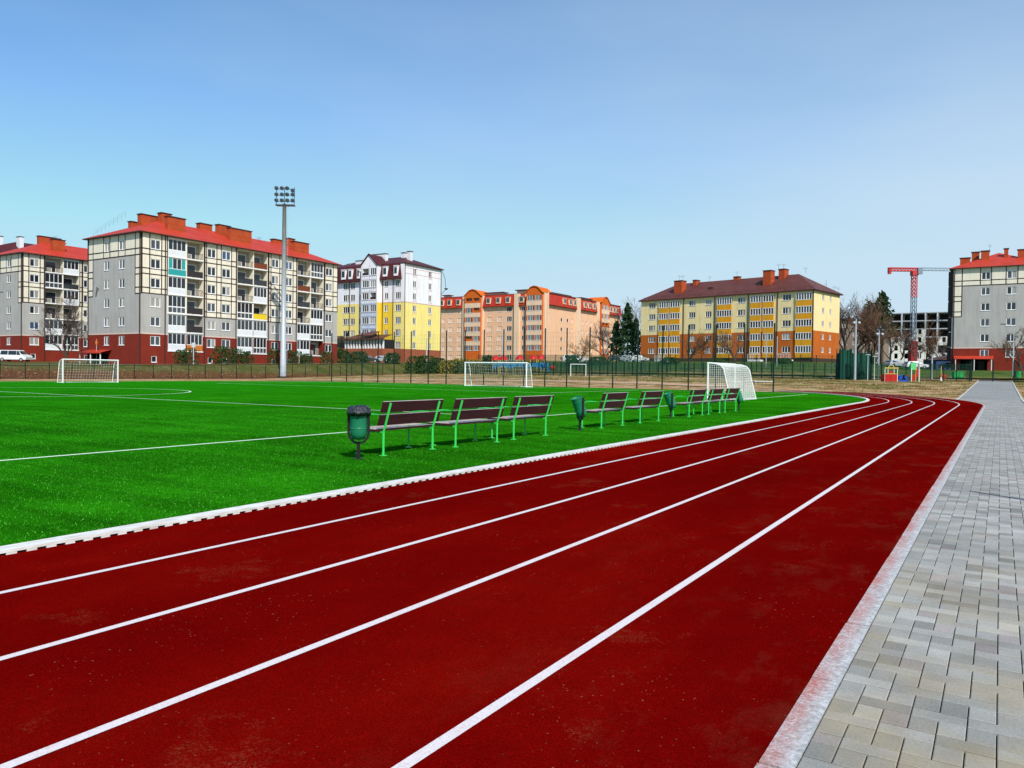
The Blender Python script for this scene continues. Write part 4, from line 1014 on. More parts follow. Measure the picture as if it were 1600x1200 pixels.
gR = goal('white goal with a bright net and curved stays, standing behind the farthest benches', 5.3, 2.16, 1.35, (-14.15, 48.45, 0), R(-90), .125, .0125, .05)
gL = goal('white goal with a faint net across the pitch, in front of the entrance canopy', 5.2, 2.15, .95, (-72.5, 37.3, 0), R(90), .25, .007, .06)
gM = goal('large white goal with a thin net in front of the blue playground wall', 7.6, 2.44, 1.2, (-47.8, 65.9, 0), 0, .3, .007, .07)
def goal_far(label, px, py, w_, h_, rz):
    t = thing('football_goal', label, 'goal', (px, py, T(px, py)), rz, 'football goals')
    for x in (0, w_): tubepath([(x, 0, 0), (x, 0, h_)], .05, 6).build('post', M_goal, t); tubepath([(x, 0, h_), (x, .5, h_-.1), (x, 1.1, 0)], .03, 5).build('stay', M_goal, t)
    tubepath([(0, 0, h_), (w_, 0, h_)], .05, 6).build('crossbar', M_goal, t); return t
goal_far('small white goal on the fenced court before the peach block', -62.2, 116.5, 2.6, 2., R(25))
goal_far('small white goal beside the green netted enclosure', -21.0, 121.0, 1.7, 2.05, R(20))

# ------------------------------------------------------------------ fences
M_fgreen = pm('fence_green', (.010, .065, .040), .5, .15, 2); M_fdark = pm('fence_post_dark', (.006, .022, .014), .5, .1)
def fence(name, label, p0, p1, nposts, h, pr, wires, bars=0, wt=.012, mat=None, bt=.02, tfun=T, pm_=None, group=None):
    mat = mat or M_fgreen; t = thing(name, label, 'fence', (p0[0], p0[1], 0), 0, group)
    D = Vector((p1[0]-p0[0], p1[1]-p0[1])); mw_ = MB(); prev = None; pts = []
    for k in range(nposts):
        f = k/(nposts-1); x, y = D.x*f, D.y*f; z = tfun(p0[0]+x, p0[1]+y); pts.append((x, y, z))
        mb = MB(); j = random.uniform(-.03, .03); mb.bar((0, 0, -.1), (j, j*.4, h), pr, pr*.8, up=(0, 1, 0)); mb.build('post', pm_ or M_fdark, t, loc=(x, y, z))
    for a, b in zip(pts, pts[1:]):
        for w in wires: mw_.bar((a[0], a[1], a[2]+w), (b[0], b[1], b[2]+w), wt, wt)
        for k in range(1, bars):
            f = k/bars; x, y, z = (a[i]+(b[i]-a[i])*f for i in range(3)); mw_.bar((x, y, z+wires[0]), (x, y, z+wires[-1]), bt, bt, up=(0, 1, 0))
    mw_.build('mesh_panel', mat, t); return t
fence('ball_stop_fence', 'tall ball-stop fence of dark posts behind the middle goal', (-73.3, 71.6), (-17.4, 71.6), 22, 6.25, .11, [.3+.5*k for k in range(12)], 8, .007, None, .007)
fence('boundary_fence', 'low dark green mesh fence along the foot of the littered bank', (-97, 24), (-97, 107.7), 32, 1.95, .09, [.1, .35, .6, .85, 1.1, 1.35, 1.6, 1.88], 10, .014, None, .01)
fence('court_fence', 'long green mesh fence across the far side, ending at the gateway', (-96, 119.4), (-3.5, 119.4), 62, 2.35, .13, [.1, .5, .95, 1.4, 1.85, 2.25], 9, .03, None, .045)
fence('court_fence', 'dense green panel fence in front of the peach block and small court', (-92, 131.5), (-50, 131.5), 17, 3.2, .12, [.1, .5, 1, 1.5, 2., 2.5, 3.1], 11, .03, None, .07)
fence('side_fence', 'short green mesh fence running on from the gateway past the lamp post', (1.5, 119.4), (20, 119.4), 8, 2.35, .11, [.1, .5, .95, 1.4, 1.85, 2.25], 9, .025, None, .03)
fence('court_fence', 'green fence on the grass slope before the cream and orange block', (-50, 134), (-16, 134), 15, 3., .12, [.1, .6, 1.2, 1.8, 2.4, 2.9], 10, .03, None, .03)
t = thing('gate', 'dark green gateway with open leaf where the paved path ends', 'gate', (-3.3, 119.4, T(-3, 119.4)))
for x in (0, 2.45, 4.75):
    mb = MB(); mb.bar((x, 0, 0), (x, 0, 2.75), .16, .16, up=(0, 1, 0)); mb.build('gate_post', M_fdark, t)
for x, s in ((.1, -1), (4.7, 1)):
    mb = MB(); a = (x, 0, .1)
    for k in range(10): mb.bar((x+s*.06*k, -.22*k, .15), (x+s*.06*k, -.22*k, 2.2), .03, .03, up=(0, 1, 0))
    for z in (.15, 1.2, 2.2): mb.bar((x, 0, z), (x+s*.55, -2., z), .05, .05)
    mb.build('gate_leaf', M_fdark, t)
M_netg = pm('green_netting', (.006, .070, .045), .9, .35, .9)
t = thing('netted_enclosure', 'tall enclosure hung with dark green netting beside the floodlight pole', 'enclosure', (-19.6, 119.2, T(-19, 119)), R(18))
mb = MB(); Wn, Hn = 4.2, 4.3; pr_ = None
for a, b in (((0, 0), (Wn, 0)), ((Wn, 0), (Wn, 3.5)), ((0, 0), (0, 3.5))):
    for k in range(24):
        f, g = k/24, (k+1)/24; o1, o2 = .07*math.sin(k*1.7), .07*math.sin((k+1)*1.7)
        top1 = Hn-(.0 if f*Wn < 1.5 else .5)+.1*math.sin(k); top2 = top1
        mb.quad((a[0]+(b[0]-a[0])*f+o1, a[1]+(b[1]-a[1])*f+o1, .1), (a[0]+(b[0]-a[0])*g+o2, a[1]+(b[1]-a[1])*g+o2, .1), (a[0]+(b[0]-a[0])*g+o2, a[1]+(b[1]-a[1])*g+o2, top2), (a[0]+(b[0]-a[0])*f+o1, a[1]+(b[1]-a[1])*f+o1, top1))
mb.build('netting', M_netg, t)
for x, y in ((0, 0), (1.4, -.05), (2.8, -.05), (Wn, 0), (0, 3.5), (Wn, 3.5)): mb = MB(); mb.bar((x, y-.1, 0), (x, y-.1, Hn+.25), .09, .09, up=(0, 1, 0)); mb.build('pole', M_fdark, t)

# ------------------------------------------------------------------ masts and lamps
M_galv = pm('galvanised_steel', (.42, .46, .50), .45, .15, 1.5, spec=.5, metal=.2); M_lamph = pm('lamp_housing', (.03, .05, .075), .4, .1, spec=.5); M_lens = pm('lamp_glass', (.06, .09, .12), .12, .05, spec=.8); M_lampw = pm('lamp_post_white', (.50, .52, .54), .5, .1)
t = thing('floodlight_mast', 'very tall floodlight mast with twelve lamps before the cream and grey block', 'floodlight', (-98.2, 85.2, 0), YAW)
mb = MB(); mb.tube([(0, 0, 0), (0, 0, 28.2)], [.48, .30], 14); mb.build('mast', M_galv, t, smooth=True)
mb = MB(); mb.box(-.75, -.75, 0, .75, .75, .35); mb.build('footing', M_cap, t)
mb = MB()
for k in range(56): z = 2.5+k*.45; mb.bar((.35, -.02, z), (.62, -.02, z), .03, .03)
mb.bar((.62, 0, 2.5), (.58, 0, 27.8), .03, .03); mb.build('ladder', M_galv, t)
mb = MB(); mb.box(-1.35, -.5, 27.9, 1.65, .5, 28.05)
for x in (-1.3, 1.6): mb.bar((x, 0, 28), (x, 0, 30.9), .08, .08, up=(0, 1, 0))
for z in (28.6, 29.6, 30.6): mb.bar((-1.4, 0, z), (1.7, 0, z), .07, .07)
mb.bar((0, 0, 28), (0, 0, 30.9), .1, .1, up=(0, 1, 0)); mb.build('lamp_rack', M_lamph, t)
for r_, z in enumerate((28.75, 29.7, 30.7)):
    for c_ in range(4):
        mb = MB(); mb.lathe([(.0, .22), (.16, .2), (.30, .05), (.34, -.12), (.0, -.13)], 12); k = len(mb.f)
        mb.lathe([(0, -.14), (.28, -.135)], 12, m=1)
        o = mb.build('floodlight', [M_lamph, M_lens], t, smooth=True, loc=(-1.2+c_*.87, -.3, z-(.35 if (r_ == 2 and c_ == 3) else 0))); o.rotation_euler = (R(-62), 0, R(random.uniform(-15, 15)))
def lamp(label, x, y, h, kind='arm', r=.07, side=1, mat=None, cat='lamp post'):
    t = thing('street_lamp', label, cat, (x, y, T(x, y)), YAW, 'lamp posts around the ground'); m = mat or M_lampw
    mb = MB(); mb.tube([(0, 0, 0), (0, 0, h)], [r*1.25, r*.8], 8); mb.build('pole', m, t)
    if kind == 'arm':
        mb = MB(); mb.tube([(0, 0, h), (.15*side, 0, h+.35), (.6*side, 0, h+.6), (1.4*side, 0, h+.75)], r*.6, 6); mb.build('arm', m, t)
        mb = MB(); mb.box(min(1.3*side, 2*side), -.12, h+.68, max(1.3*side, 2*side), .12, h+.82); mb.build('lamp_head', M_lamph, t)
    elif kind == 'flat':
        mb = MB(); mb.box(-.3, -.15, h, .3, .15, h+.08); mb.build('lamp_head', m, t)
    elif kind == 'cluster':
        for a, b in ((-.35, 0), (.35, 0), (-.35, .55), (.35, .55), (0, .95)):
            mb = MB(); mb.lathe([(0, -.05), (.16, .0), (.2, .14), (.1, .26), (0, .28)], 10); o = mb.build('lamp_head', M_lamph if b else M_galv, t, loc=(a, -.15, h+b-.6)); o.rotation_euler = (R(70), 0, 0)
        mb = MB(); mb.bar((-.5, 0, h-.4), (.5, 0, h-.4), .06, .06); mb.bar((0, 0, h), (0, 0, h+.5), .06, .06, up=(0, 1, 0)); mb.build('arm', m, t)
    elif kind == 'sign':
        mb = MB(); mb.box(-.3, -.03, h-.7, .3, .03, h); mb.build('sign_plate', M_lampw, t)
    return t
def W_(px, Z): X = (px-800)/1200*Z; return (X*math.cos(YAW)-Z*math.sin(YAW), X*math.sin(YAW)+Z*math.cos(YAW))
lamp('white street lamp with a curved arm beside the white van', -143.0, 61.8, 11, 'arm')
lamp('grey pole with small plate near the corner of the cream and grey block', -106.5, 74.6, 3.4, 'sign')
lamp('slim white pole between the balcony stacks and the floodlight mast', -106.8, 96.3, 4.6, 'plain')
lamp('pale pole standing before the blue-grey gabled tower', -101, 125.5, 6.6, 'plain', .13)
lamp('pale pole at the corner of the white and yellow block', -98, 150, 8, 'plain', .13)
lamp('slim white lamp post left of the trio before the orange wall', -37.5, 148.5, 6.3, 'flat')
lamp('slim white lamp post in front of the ochre balconies', -36, 150.5, 5.8, 'plain')
lamp('tall grey floodlight pole in front of the green netting', -17.3, 117.2, 8.6, 'cluster', .14, mat=M_galv, cat='floodlight')
lamp('grey pole with a cluster of round lamps between the netting and the red play house', -14.6, 119.6, 7.0, 'cluster', .09, mat=M_galv, cat='floodlight')
lamp('short white lamp at the edge of the green netting', -15.7, 117.4, 3.5, 'flat', .05)
lamp('short white lamp beside the pole with round lamps', -14.9, 117.8, 3.3, 'flat', .05)
lamp('white lamp post with square head next to the green-roofed play tower', -9.0, 113.2, 4.0, 'flat', .07)
lamp('grey lamp post with blue-grey head between the play area and the gateway', -8.1, 121.8, 3.4, 'flat', .11, mat=M_galv)
lamp('slim white lamp post with a bent arm right of the gateway', 1.6, 141.5, 7.2, 'arm', .07, -1)

lamp('lamp post at the right edge of the paving, casting the thin shadow across the blocks', 3.1, 9.2, 4.1, 'plain', .055)
# ------------------------------------------------------------------ vehicles
M_tyre = pm('tyre', (.015, .015, .015), .8, .1); M_rim = pm('wheel_rim', (.35, .35, .36), .4, .1); M_cglass = pm('car_glass', (.012, .015, .02), .08, .0, spec=.8); M_lightw = pm('headlamp', (.7, .7, .68), .2, 0); M_lightr = pm('tail_lamp', (.4, .01, .01), .3, 0)
def carpaint(name, c): return pm(name, c, .22, .06, 2, spec=.6)
def make_car(label, x, y, rz, paint, van=False):
    t = thing('parked_van' if van else 'parked_car', label, 'van' if van else 'car', (x, y, T(x, y)+.12), rz, 'vehicles parked around the houses')
    L, Wd = (4.9, 1.9) if van else (4.2, 1.72)
    if van: pr = [(0, .35), (.02, 1.0), (.12, 1.3), (.35, 1.95), (3.35, 1.95), (3.55, 1.85), (4.05, 1.25), (4.75, 1.02), (4.9, .75), (4.88, .35)]
    else: pr = [(0, .32), (.0, .8), (.12, .95), (.55, 1.42), (2.35, 1.46), (3.05, .98), (4.0, .82), (4.2, .62), (4.18, .32)]
    mb = MB(); n_ = len(pr)
    def row(y, s, dz=0): return [(px_, y*(1 if z < 1.05 else s), z) for px_, z in pr]
    A, B = row(-Wd/2, .84), row(Wd/2, .84); mb.poly(A); mb.poly(list(reversed(B)))
    for k in range(n_): k2 = (k+1) % n_; mb.quad(A[k], A[k2], B[k2], B[k])
    mb.build('body', paint, t)
    zt_, zb_ = (1.82, 1.18) if van else (1.36, .98); s = .86 if not van else .87
    for sd in (-1, 1):
        segs = [(.5, 1.75), (1.85, 3.2), (3.28, 3.9)] if van else [(.62, 1.5), (1.58, 2.45)]
        for a, b in segs:
            mb = MB(); last = b > (3.5 if van else 2.3); y0, y1 = sd*(Wd/2*.93+.01), sd*(Wd/2*.845+.012)
            mb.quad((a, y0+sd*.04, zb_), (b+(.3 if last and not van else 0), y0+sd*.04, zb_), ((b-.35 if last else b), y1, zt_), (a+(.1 if a < .7 else 0), y1, zt_)); mb.build('side_window', M_cglass, t)
    mb = MB(); (a, za), (b, zb2) = (pr[5], pr[6]) if van else (pr[4], pr[5]); mb.quad((a+.06, -Wd*.40, za-.04), (a+.06, Wd*.40, za-.04), (b+.02, Wd*.45, zb2+.05), (b+.02, -Wd*.45, zb2+.05)); mb.build('windscreen', M_cglass, t)
    mb = MB(); (a, za), (b, zb2) = (pr[3], pr[2]); mb.quad((a-.05, -Wd*.40, za-.06), (a-.05, Wd*.40, za-.06), (b-.02, Wd*.44, zb2+.06), (b-.02, -Wd*.44, zb2+.06)); mb.build('rear_window', M_cglass, t)
    for x_ in (.85, L-.85):
        for sd in (-1, 1):
            mb = MB(); nn = 14; r_ = .33
            for yy, rr in ((sd*(Wd/2-.2), r_), (sd*(Wd/2+.01), r_), (sd*(Wd/2+.012), r_*.6)):
                for j in range(nn): a = 2*math.pi*j/nn; mb.v.append((x_+rr*math.cos(a), yy, .33+rr*math.sin(a)))
            for k in range(2):
                for j in range(nn): mb.f.append((k*nn+j, k*nn+(j+1) % nn, (k+1)*nn+(j+1) % nn, (k+1)*nn+j)); mb.m.append(0)
            mb.f.append(tuple(2*nn+j for j in range(nn))); mb.m.append(1); mb.build('wheel', [M_tyre, M_rim], t)
    for sd in (-1, 1):
        mb = MB(); mb.box(L-.14, sd*Wd*.38-.16, .66, L+.01, sd*Wd*.38+.16, .82); mb.build('headlight', M_lightw, t)
        mb = MB(); mb.box(-.02, sd*Wd*.40-.1, .8, .06, sd*Wd*.40+.1, .98); mb.build('tail_light', M_lightr, t)
    return t
cw, cb, cd, cs_, cr = (carpaint('white_paint', (.72, .72, .72)), carpaint('navy_paint', (.01, .02, .10)), carpaint('dark_paint', (.03, .035, .045)), carpaint('silver_paint', (.35, .38, .40)), carpaint('red_paint', (.35, .02, .02)))
make_car('white van parked before the block at the picture edge', -143.6, 63.6, YAW, cw, True)
make_car('dark blue car just behind the white van', -148.6, 60.4, YAW, cb)
make_car('dark car between the bare tree and the entrance canopy', -132, 72.2, YAW, cd)
make_car('silver car parked beside the dark car near the bare tree', -127.6, 74.6, YAW, cs_)
for i, (px, Z, c, l) in enumerate(((878, 182, cw, 'white car before the peach block, left of the round bare tree'), (893, 184, cw, 'second white car, nearest to the round bare tree'), (950, 186, cd, 'dark car before the tall conifer'), (968, 183, cs_, 'silver car between the dark and white cars by the conifer'), (985, 182, cw, 'white car at the edge of the cream and orange block'),
                                   (560, 160, cd, 'dark car in front of the white and yellow block'), (585, 163, cs_, 'silver car under the annex canopy'), (1322, 150, cw, 'white car behind the green netting'), (1385, 150, cs_, 'silver car behind the red play house'), (1413, 148, cw, 'white car behind the blue tunnel'), (1470, 160, cb, 'navy car left of the block beyond the path'))):
    x, y = W_(px, Z); make_car(l, x, y, YAW+(.1*(i % 3)), c, van=(i in (0,)))

# ------------------------------------------------------------------ play areas
M_pblue = pm('play_blue', (.02, .22, .50), .5, .1, 2); M_pred = pm('play_red', (.42, .015, .01), .5, .1, 2); M_pyel = pm('play_yellow', (.55, .40, .10), .5, .1, 2); M_pgrn = pm('play_green', (.02, .36, .08), .5, .1, 2); M_pdb = pm('play_navy', (.01, .06, .30), .5, .1, 2); M_pw = pm('play_white', (.75, .75, .72), .5, .1, 2)
x, y = W_(770, 146); z = T(x, y); rot = YAW
t = thing('playground_wall', 'long blue play wall with arched openings and a slide at its end', 'play wall', (x, y, z), rot)
mb = MB()
for k in range(22):
    a, b = k*.48, (k+1)*.48; lo = .9+.5*abs(math.sin(k*.5)); mb.box(a, 0, lo, b, .08, 2.05+.1*math.sin(k*.4))
mb.build('panel', M_pblue, t)
for k in range(9):
    mb = MB(); mb.bar((k*1.3, .1, 0), (k*1.3, .1, 2.3), .1, .1, up=(0, 1, 0)); mb.build('post', M_pyel if k % 2 else M_pred, t)
mb = MB(); mb.bar((9.2, 0, 2.0), (10.9, -.6, .2), .6, .06); mb.bar((9.2, -.3, 2.15), (10.9, -.9, .35), .04, .25); mb.bar((9.2, .3, 2.15), (10.9, -.3, .35), .04, .25); mb.build('slide', M_pblue, t)
for i, (px, l) in enumerate(((774, 'red roofed play hut at the left end of the blue wall'), (786, 'second red roofed play hut from the left behind the blue wall'), (812, 'red roofed play hut at the middle of the blue wall'), (833, 'red roofed play hut second from the slide'), (845, 'red roofed play hut nearest to the slide'))):
    x, y = W_(px, 149); t = thing('play_hut', l, 'play hut', (x, y, T(x, y)), YAW, 'red roofed play huts')
    mb = MB(); mb.lathe([(.95, 2.4), (.80, 2.75), (.45, 3.15), (0, 3.4)], 10); mb.lathe([(.95, 2.4), (0, 2.5)], 10); mb.build('roof', M_pred, t)
    for a, b in ((-.6, -.6), (.6, -.6), (.6, .6), (-.6, .6)): mb = MB(); mb.bar((a, b, 0), (a, b, 2.5), .1, .1, up=(0, 1, 0)); mb.build('post', M_pyel, t)
    mb = MB(); mb.box(-.6, -.6, 1., .6, .6, 1.1); mb.box(-.6, -.62, 1.1, .6, -.58, 1.6, 1); mb.build('deck', [M_pw, M_pyel], t)
x, y = W_(863, 147)
t = thing('spring_rider', 'red play figure right of the blue slide', 'play figure', (x, y, T(x, y)), YAW)
mb = MB(); mb.lathe([(0, .4), (.5, .5), (.62, .8), (.4, 1.15), (0, 1.25)], 12); mb.build('body', M_pred, t, smooth=True)
for k in (-.4, .4): mb = MB(); mb.tube([(k, 0, 0), (k*.8, 0, .55)], .06, 6); mb.build('leg', M_pred, t)
x, y = W_(1382.5, 101); 
t = thing('play_house', 'red and white play house with open upper frame', 'play house', (x, y, T(x, y)), YAW)
mb = MB(); mb.box(0, 0, .05, .72, .08, 1.0); mb.box(.78, 0, .05, 1.62, .08, 1.0); mb.box(.55, -.02, 1.0, .95, .06, 1.45); mb.box(.02, .1, .05, .1, 1.2, .95); mb.build('panel', M_pred, t)
for k in (0, .4, 1.2, 1.65):
    mb = MB(); mb.bar((k, .04, 0), (k, .04, 1.9), .06, .06, up=(0, 1, 0)); mb.build('post', M_pw, t)
mb = MB(); mb.box(-.05, -.05, 1.75, 1.75, .12, 1.88); mb.bar((.4, 0, 1.9), (.65, 0, 2.2), .08, .08); mb.bar((.65, 0, 2.2), (.95, 0, 2.2), .08, .08); mb.bar((.95, 0, 2.2), (1.2, 0, 1.9), .08, .08); mb.box(0, -.03, 1.02, 1.65, .0, 1.1); mb.build('top_rail', M_pyel, t)
x, y = W_(1404, 101)
t = thing('play_tunnel', 'dark blue play tunnel between the red play house and the tower', 'play tunnel', (x, y, T(x, y)), YAW)
mb = MB()
for k in range(12):
    a, b = math.pi*k/12, math.pi*(k+1)/12
    mb.quad((.65-.62*math.cos(a), 0, .25+.62*math.sin(a)), (.65-.62*math.cos(b), 0, .25+.62*math.sin(b)), (.65-.62*math.cos(b), 1.6, .25+.62*math.sin(b)), (.65-.62*math.cos(a), 1.6, .25+.62*math.sin(a)))
    if k not in (5, 6): mb.quad((.65-.62*math.cos(a), 0, .25+.62*math.sin(a)), (.65-.62*math.cos(b), 0, .25+.62*math.sin(b)), (.65-.30*math.cos(b), 0, .25+.30*math.sin(b)), (.65-.30*math.cos(a), 0, .25+.30*math.sin(a)))
mb.build('shell', M_pdb, t)
mb = MB(); mb.box(.05, -.05, 0, 1.3, .02, .28); mb.build('base_panel', M_pdb, t)
x, y = W_(1424, 102)
t = thing('play_tower', 'play tower with green roof and red and yellow panels', 'play tower', (x, y, T(x, y)), YAW)
mb = MB(); mb.poly([(-.1, 0, 1.55), (.75, 0, 1.55), (.7, .5, 2.55), (.15, .5, 2.5)]); mb.poly([(-.1, 1, 1.55), (.75, 1, 1.55), (.7, .5, 2.55), (.15, .5, 2.5)]); mb.poly([(-.1, 0, 1.55), (.15, .5, 2.5), (-.1, 1, 1.55)]); mb.poly([(.75, 0, 1.55), (.7, .5, 2.55), (.75, 1, 1.55)]); mb.build('roof', M_pgrn, t)
mb = MB(); mb.box(.6, 0, .6, 1.05, .08, 1.25); mb.poly([(.55, -.01, 1.25), (1.1, -.01, 1.25), (.95, -.01, 1.7), (.82, -.01, 2.1), (.7, -.01, 1.7)]); mb.box(0, .1, .1, .5, .16, .9); mb.build('panel', M_pred, t)
for a in (0, .58, 1.08): mb = MB(); mb.bar((a, .05, 0), (a, .05, 1.7), .08, .08, up=(0, 1, 0)); mb.build('post', M_pyel if a else M_pw, t)
mb = MB(); mb.box(-.6, .3, .75, .6, .9, .82); mb.build('deck', M_wood, t)
for i, (px, l) in enumerate(((1491, 'green wheeled bin left of the gateway'), (1499, 'green wheeled bin nearest to the gateway'), (1588, 'green wheeled bin right of the gateway'))):
    x, y = W_(px, 108); t = thing('wheeled_bin', l, 'bin', (x, y, T(x, y)), YAW, 'green wheeled bins')
    mb = MB(); mb.poly([(0, 0, .12), (.55, 0, .12), (.62, -.03, .95), (-.05, -.03, .95)]); mb.poly([(0, .6, .12), (.55, .6, .12), (.62, .65, .95), (-.05, .65, .95)]); mb.quad((0, 0, .12), (-.05, -.03, .95), (-.05, .65, .95), (0, .6, .12)); mb.quad((.55, 0, .12), (.62, -.03, .95), (.62, .65, .95), (.55, .6, .12)); mb.build('body', M_pgrn, t)
    mb = MB(); mb.box(-.07, -.06, .95, .64, .68, 1.03); mb.build('lid', M_pgrn, t)
x, y = W_(1472.5, 106); t = thing('red_planter', 'small dull red round object on the grass behind the fence', 'play ring', (x, y, T(x, y))); mb = MB(); mb.lathe([(.3, .1), (.42, .3), (.42, .6), (.3, .8), (.2, .6), (.2, .3), (.3, .1)], 12); mb.build('ring', M_pred, t)
x, y = W_(1470, 104); t = thing('marker_post', 'thin pale yellow post standing on the dry grass', 'post', (x, y, T(x, y))); mb = MB(); mb.tube([(0, 0, 0), (0, 0, 2)], .05, 6); mb.build('shaft', M_pyel, t); mb = MB(); mb.lathe([(.14, 0), (.08, .5)], 8); mb.build('foot', M_pw, t)
x, y = W_(150.5, 122); t = thing('road_sign', 'small orange-red sign on a pale pole beside the entrance canopy', 'sign', (x, y, T(x, y)), YAW); mb = MB(); mb.tube([(0, 0, 0), (0, 0, 3.9)], .04, 6); mb.build('pole', M_lampw, t); mb = MB(); mb.poly([(0, -.04, 3.9), (.22, -.04, 3.3), (.0, -.04, 2.8), (-.22, -.04, 3.3)]); mb.build('plate', M_orange_p, t)
# small kiosk roofs beyond the play area
x, y = W_(1462, 190); t = thing('shed', 'low dark blue shed left of the block beyond the path', 'shed', (x, y, T(x, y)-1), YAW)
mb = MB(); mb.box(0, 0, 0, 9, 6, 3.4); mb.build('wall', pm('shed_blue', (.03, .06, .16), .6, .3, 1), t); mb = MB(); mb.poly([(-.5, -.4, 3.4), (9.4, -.4, 5.4), (9.4, 6.4, 5.4), (-.5, 6.4, 3.4)]); mb.poly([(-.5, -.4, 3.4), (9.4, -.4, 3.4), (9.4, -.4, 5.4)]); mb.build('roof', M_eave, t)

# ------------------------------------------------------------------ trees and shrubs
def barkm(name, a, b): return pm(name, a, .95, .35, 3)
M_bark = barkm('bark', (.085, .060, .045), 0); M_twig = barkm('twig_brown', (.17, .095, .06), 0); M_twig2 = barkm('twig_tan', (.30, .17, .08), 0); M_twg3 = barkm('twig_grey', (.12, .09, .08), 0)
def leafm(name, a, b):
    n = N(name); return n.done(n.ramp(n.noise(1.3, 3, .7), [(.3, a), (.7, b)]), .9, .1)
M_con = leafm('conifer_needles', (.010, .030, .012), (.045, .085, .030)); M_shr = leafm('evergreen_leaves', (.010, .035, .008), (.045, .09, .022)); M_shy = leafm('spring_leaves', (.10, .10, .02), (.25, .20, .045)); M_bud = leafm('bud_clusters', (.20, .12, .05), (.34, .22, .10))
def bare_tree(label, x, y, h, spread, mats=(None, None), depth=5, seed=1, group='bare trees', z=None, low=.30, buds=0):
    random.seed(seed); bark, twig = mats[0] or M_bark, mats[1] or M_twig
    t = thing('bare_tree', label, 'tree', (x, y, (T(x, y) if z is None else z)-.05), random.uniform(0, 6), group)
    tr, cr_ = MB(), MB()
    def grow(p, d, L, r, lvl):
        pts = [p]; q = p; dd = d.copy()
        for k in range(3):
            dd = (dd+Vector((random.gauss(0, .13), random.gauss(0, .13), random.gauss(.03, .08)))).normalized(); q = q+dd*L/3; pts.append(q)
        mb = tr if lvl < 2 else cr_
        mb.tube(pts, [r, r*.85, r*.72, r*.6], 7 if lvl < 2 else (4 if lvl < 4 else 3), cap=False)
        if lvl >= depth: return
        nb = random.choice((3, 4)) if lvl else 5
        for k in range(nb):
            f = random.uniform(.35, 1) if k else 1.; s = pts[max(1, min(3, int(f*3+.5)))]
            a = random.uniform(0, 2*math.pi); tilt = random.uniform(.35, .95)*spread if k else .15
            side = dd.orthogonal().normalized(); side = Matrix.Rotation(a, 3, dd) @ side
            nd = (dd*math.cos(tilt)+side*math.sin(tilt)); nd.z = nd.z*.85+.12; nd.normalize()
            grow(s, nd, L*random.uniform(.6, .82), max(r*.55, .022), lvl+1)
    grow(Vector((0, 0, 0)), Vector((0, 0, 1)), h*low*1.2, h*.018+.05, 0)
    if buds:
        for v in random.sample(cr_.v, min(len(cr_.v), buds)):
            s = .09; cr_.poly([(v[0]+random.uniform(-s, s), v[1]+random.uniform(-s, s), v[2]+random.uniform(-s, s)) for _ in range(3)], 1)
    tr.build('trunk', bark, t); cr_.build('crown', [twig, M_bud], t); return t
def clump_tree(name, label, cat, x, y, h, rad, mat, n_, seed, shape='cone', trunk=True, z=None, group=None, leaf=.35):
    random.seed(seed); t = thing(name, label, cat, (x, y, (T(x, y) if z is None else z)-.05), 0, group)
    mb = MB(); mb.tube([(0, 0, 0), (.05*rad, 0, h*.5), (0, 0, h*.93)], [h*.02+.04, h*.013+.02, .02], 7); mb.build('trunk' if trunk else 'stem', M_bark, t)
    mb = MB()
    for k in range(n_):
        if shape == 'cone':
            f = random.random()**.8; zz = h*(.12+.88*f); tier = .75+.25*math.sin(zz*3.2+random.random()); rr = rad*(1-f)**.75*tier*(.35+.65*random.random()**.5)+.1
        elif shape == 'pine':
            f = random.random(); zz = h*(.45+.55*f); tier_ = min(1, max(0, round(f*8)/8+random.gauss(0, .02))); rr = rad*(1.02-.75*tier_)*random.random()**.5*(.65+.4*((seed*7+round(f*8)*13) % 5)/4); zz = h*(.40+.60*tier_)+random.gauss(0, .45)+rr*.05
        else:
            u_ = random.uniform(0, 1); rr = rad*math.sqrt(max(.02, 1-(u_*1.15-.35)**2*1.2))*random.random()**.35*(1+.35*noise.noise((u_*4, k % 5, seed))); zz = h*u_
        a = random.uniform(0, 2*math.pi); 
        if shape == 'round': rr *= 1+.3*noise.noise((math.cos(a)*2, math.sin(a)*2, seed+zz))
        c = Vector((rr*math.cos(a), rr*math.sin(a), zz)); s = leaf*random.uniform(.5, 1.2)
        u = Vector((random.gauss(0, 1), random.gauss(0, 1), random.gauss(0, .6))).normalized(); v = u.orthogonal().normalized()
        v = Matrix.Rotation(random.uniform(0, 6.3), 3, u) @ v; w2 = u.cross(v)
        mb.poly([c+v*s, c+w2*s*.45, c-v*s*.8, c-w2*s*.45])
    mb.build('crown', mat, t); return t
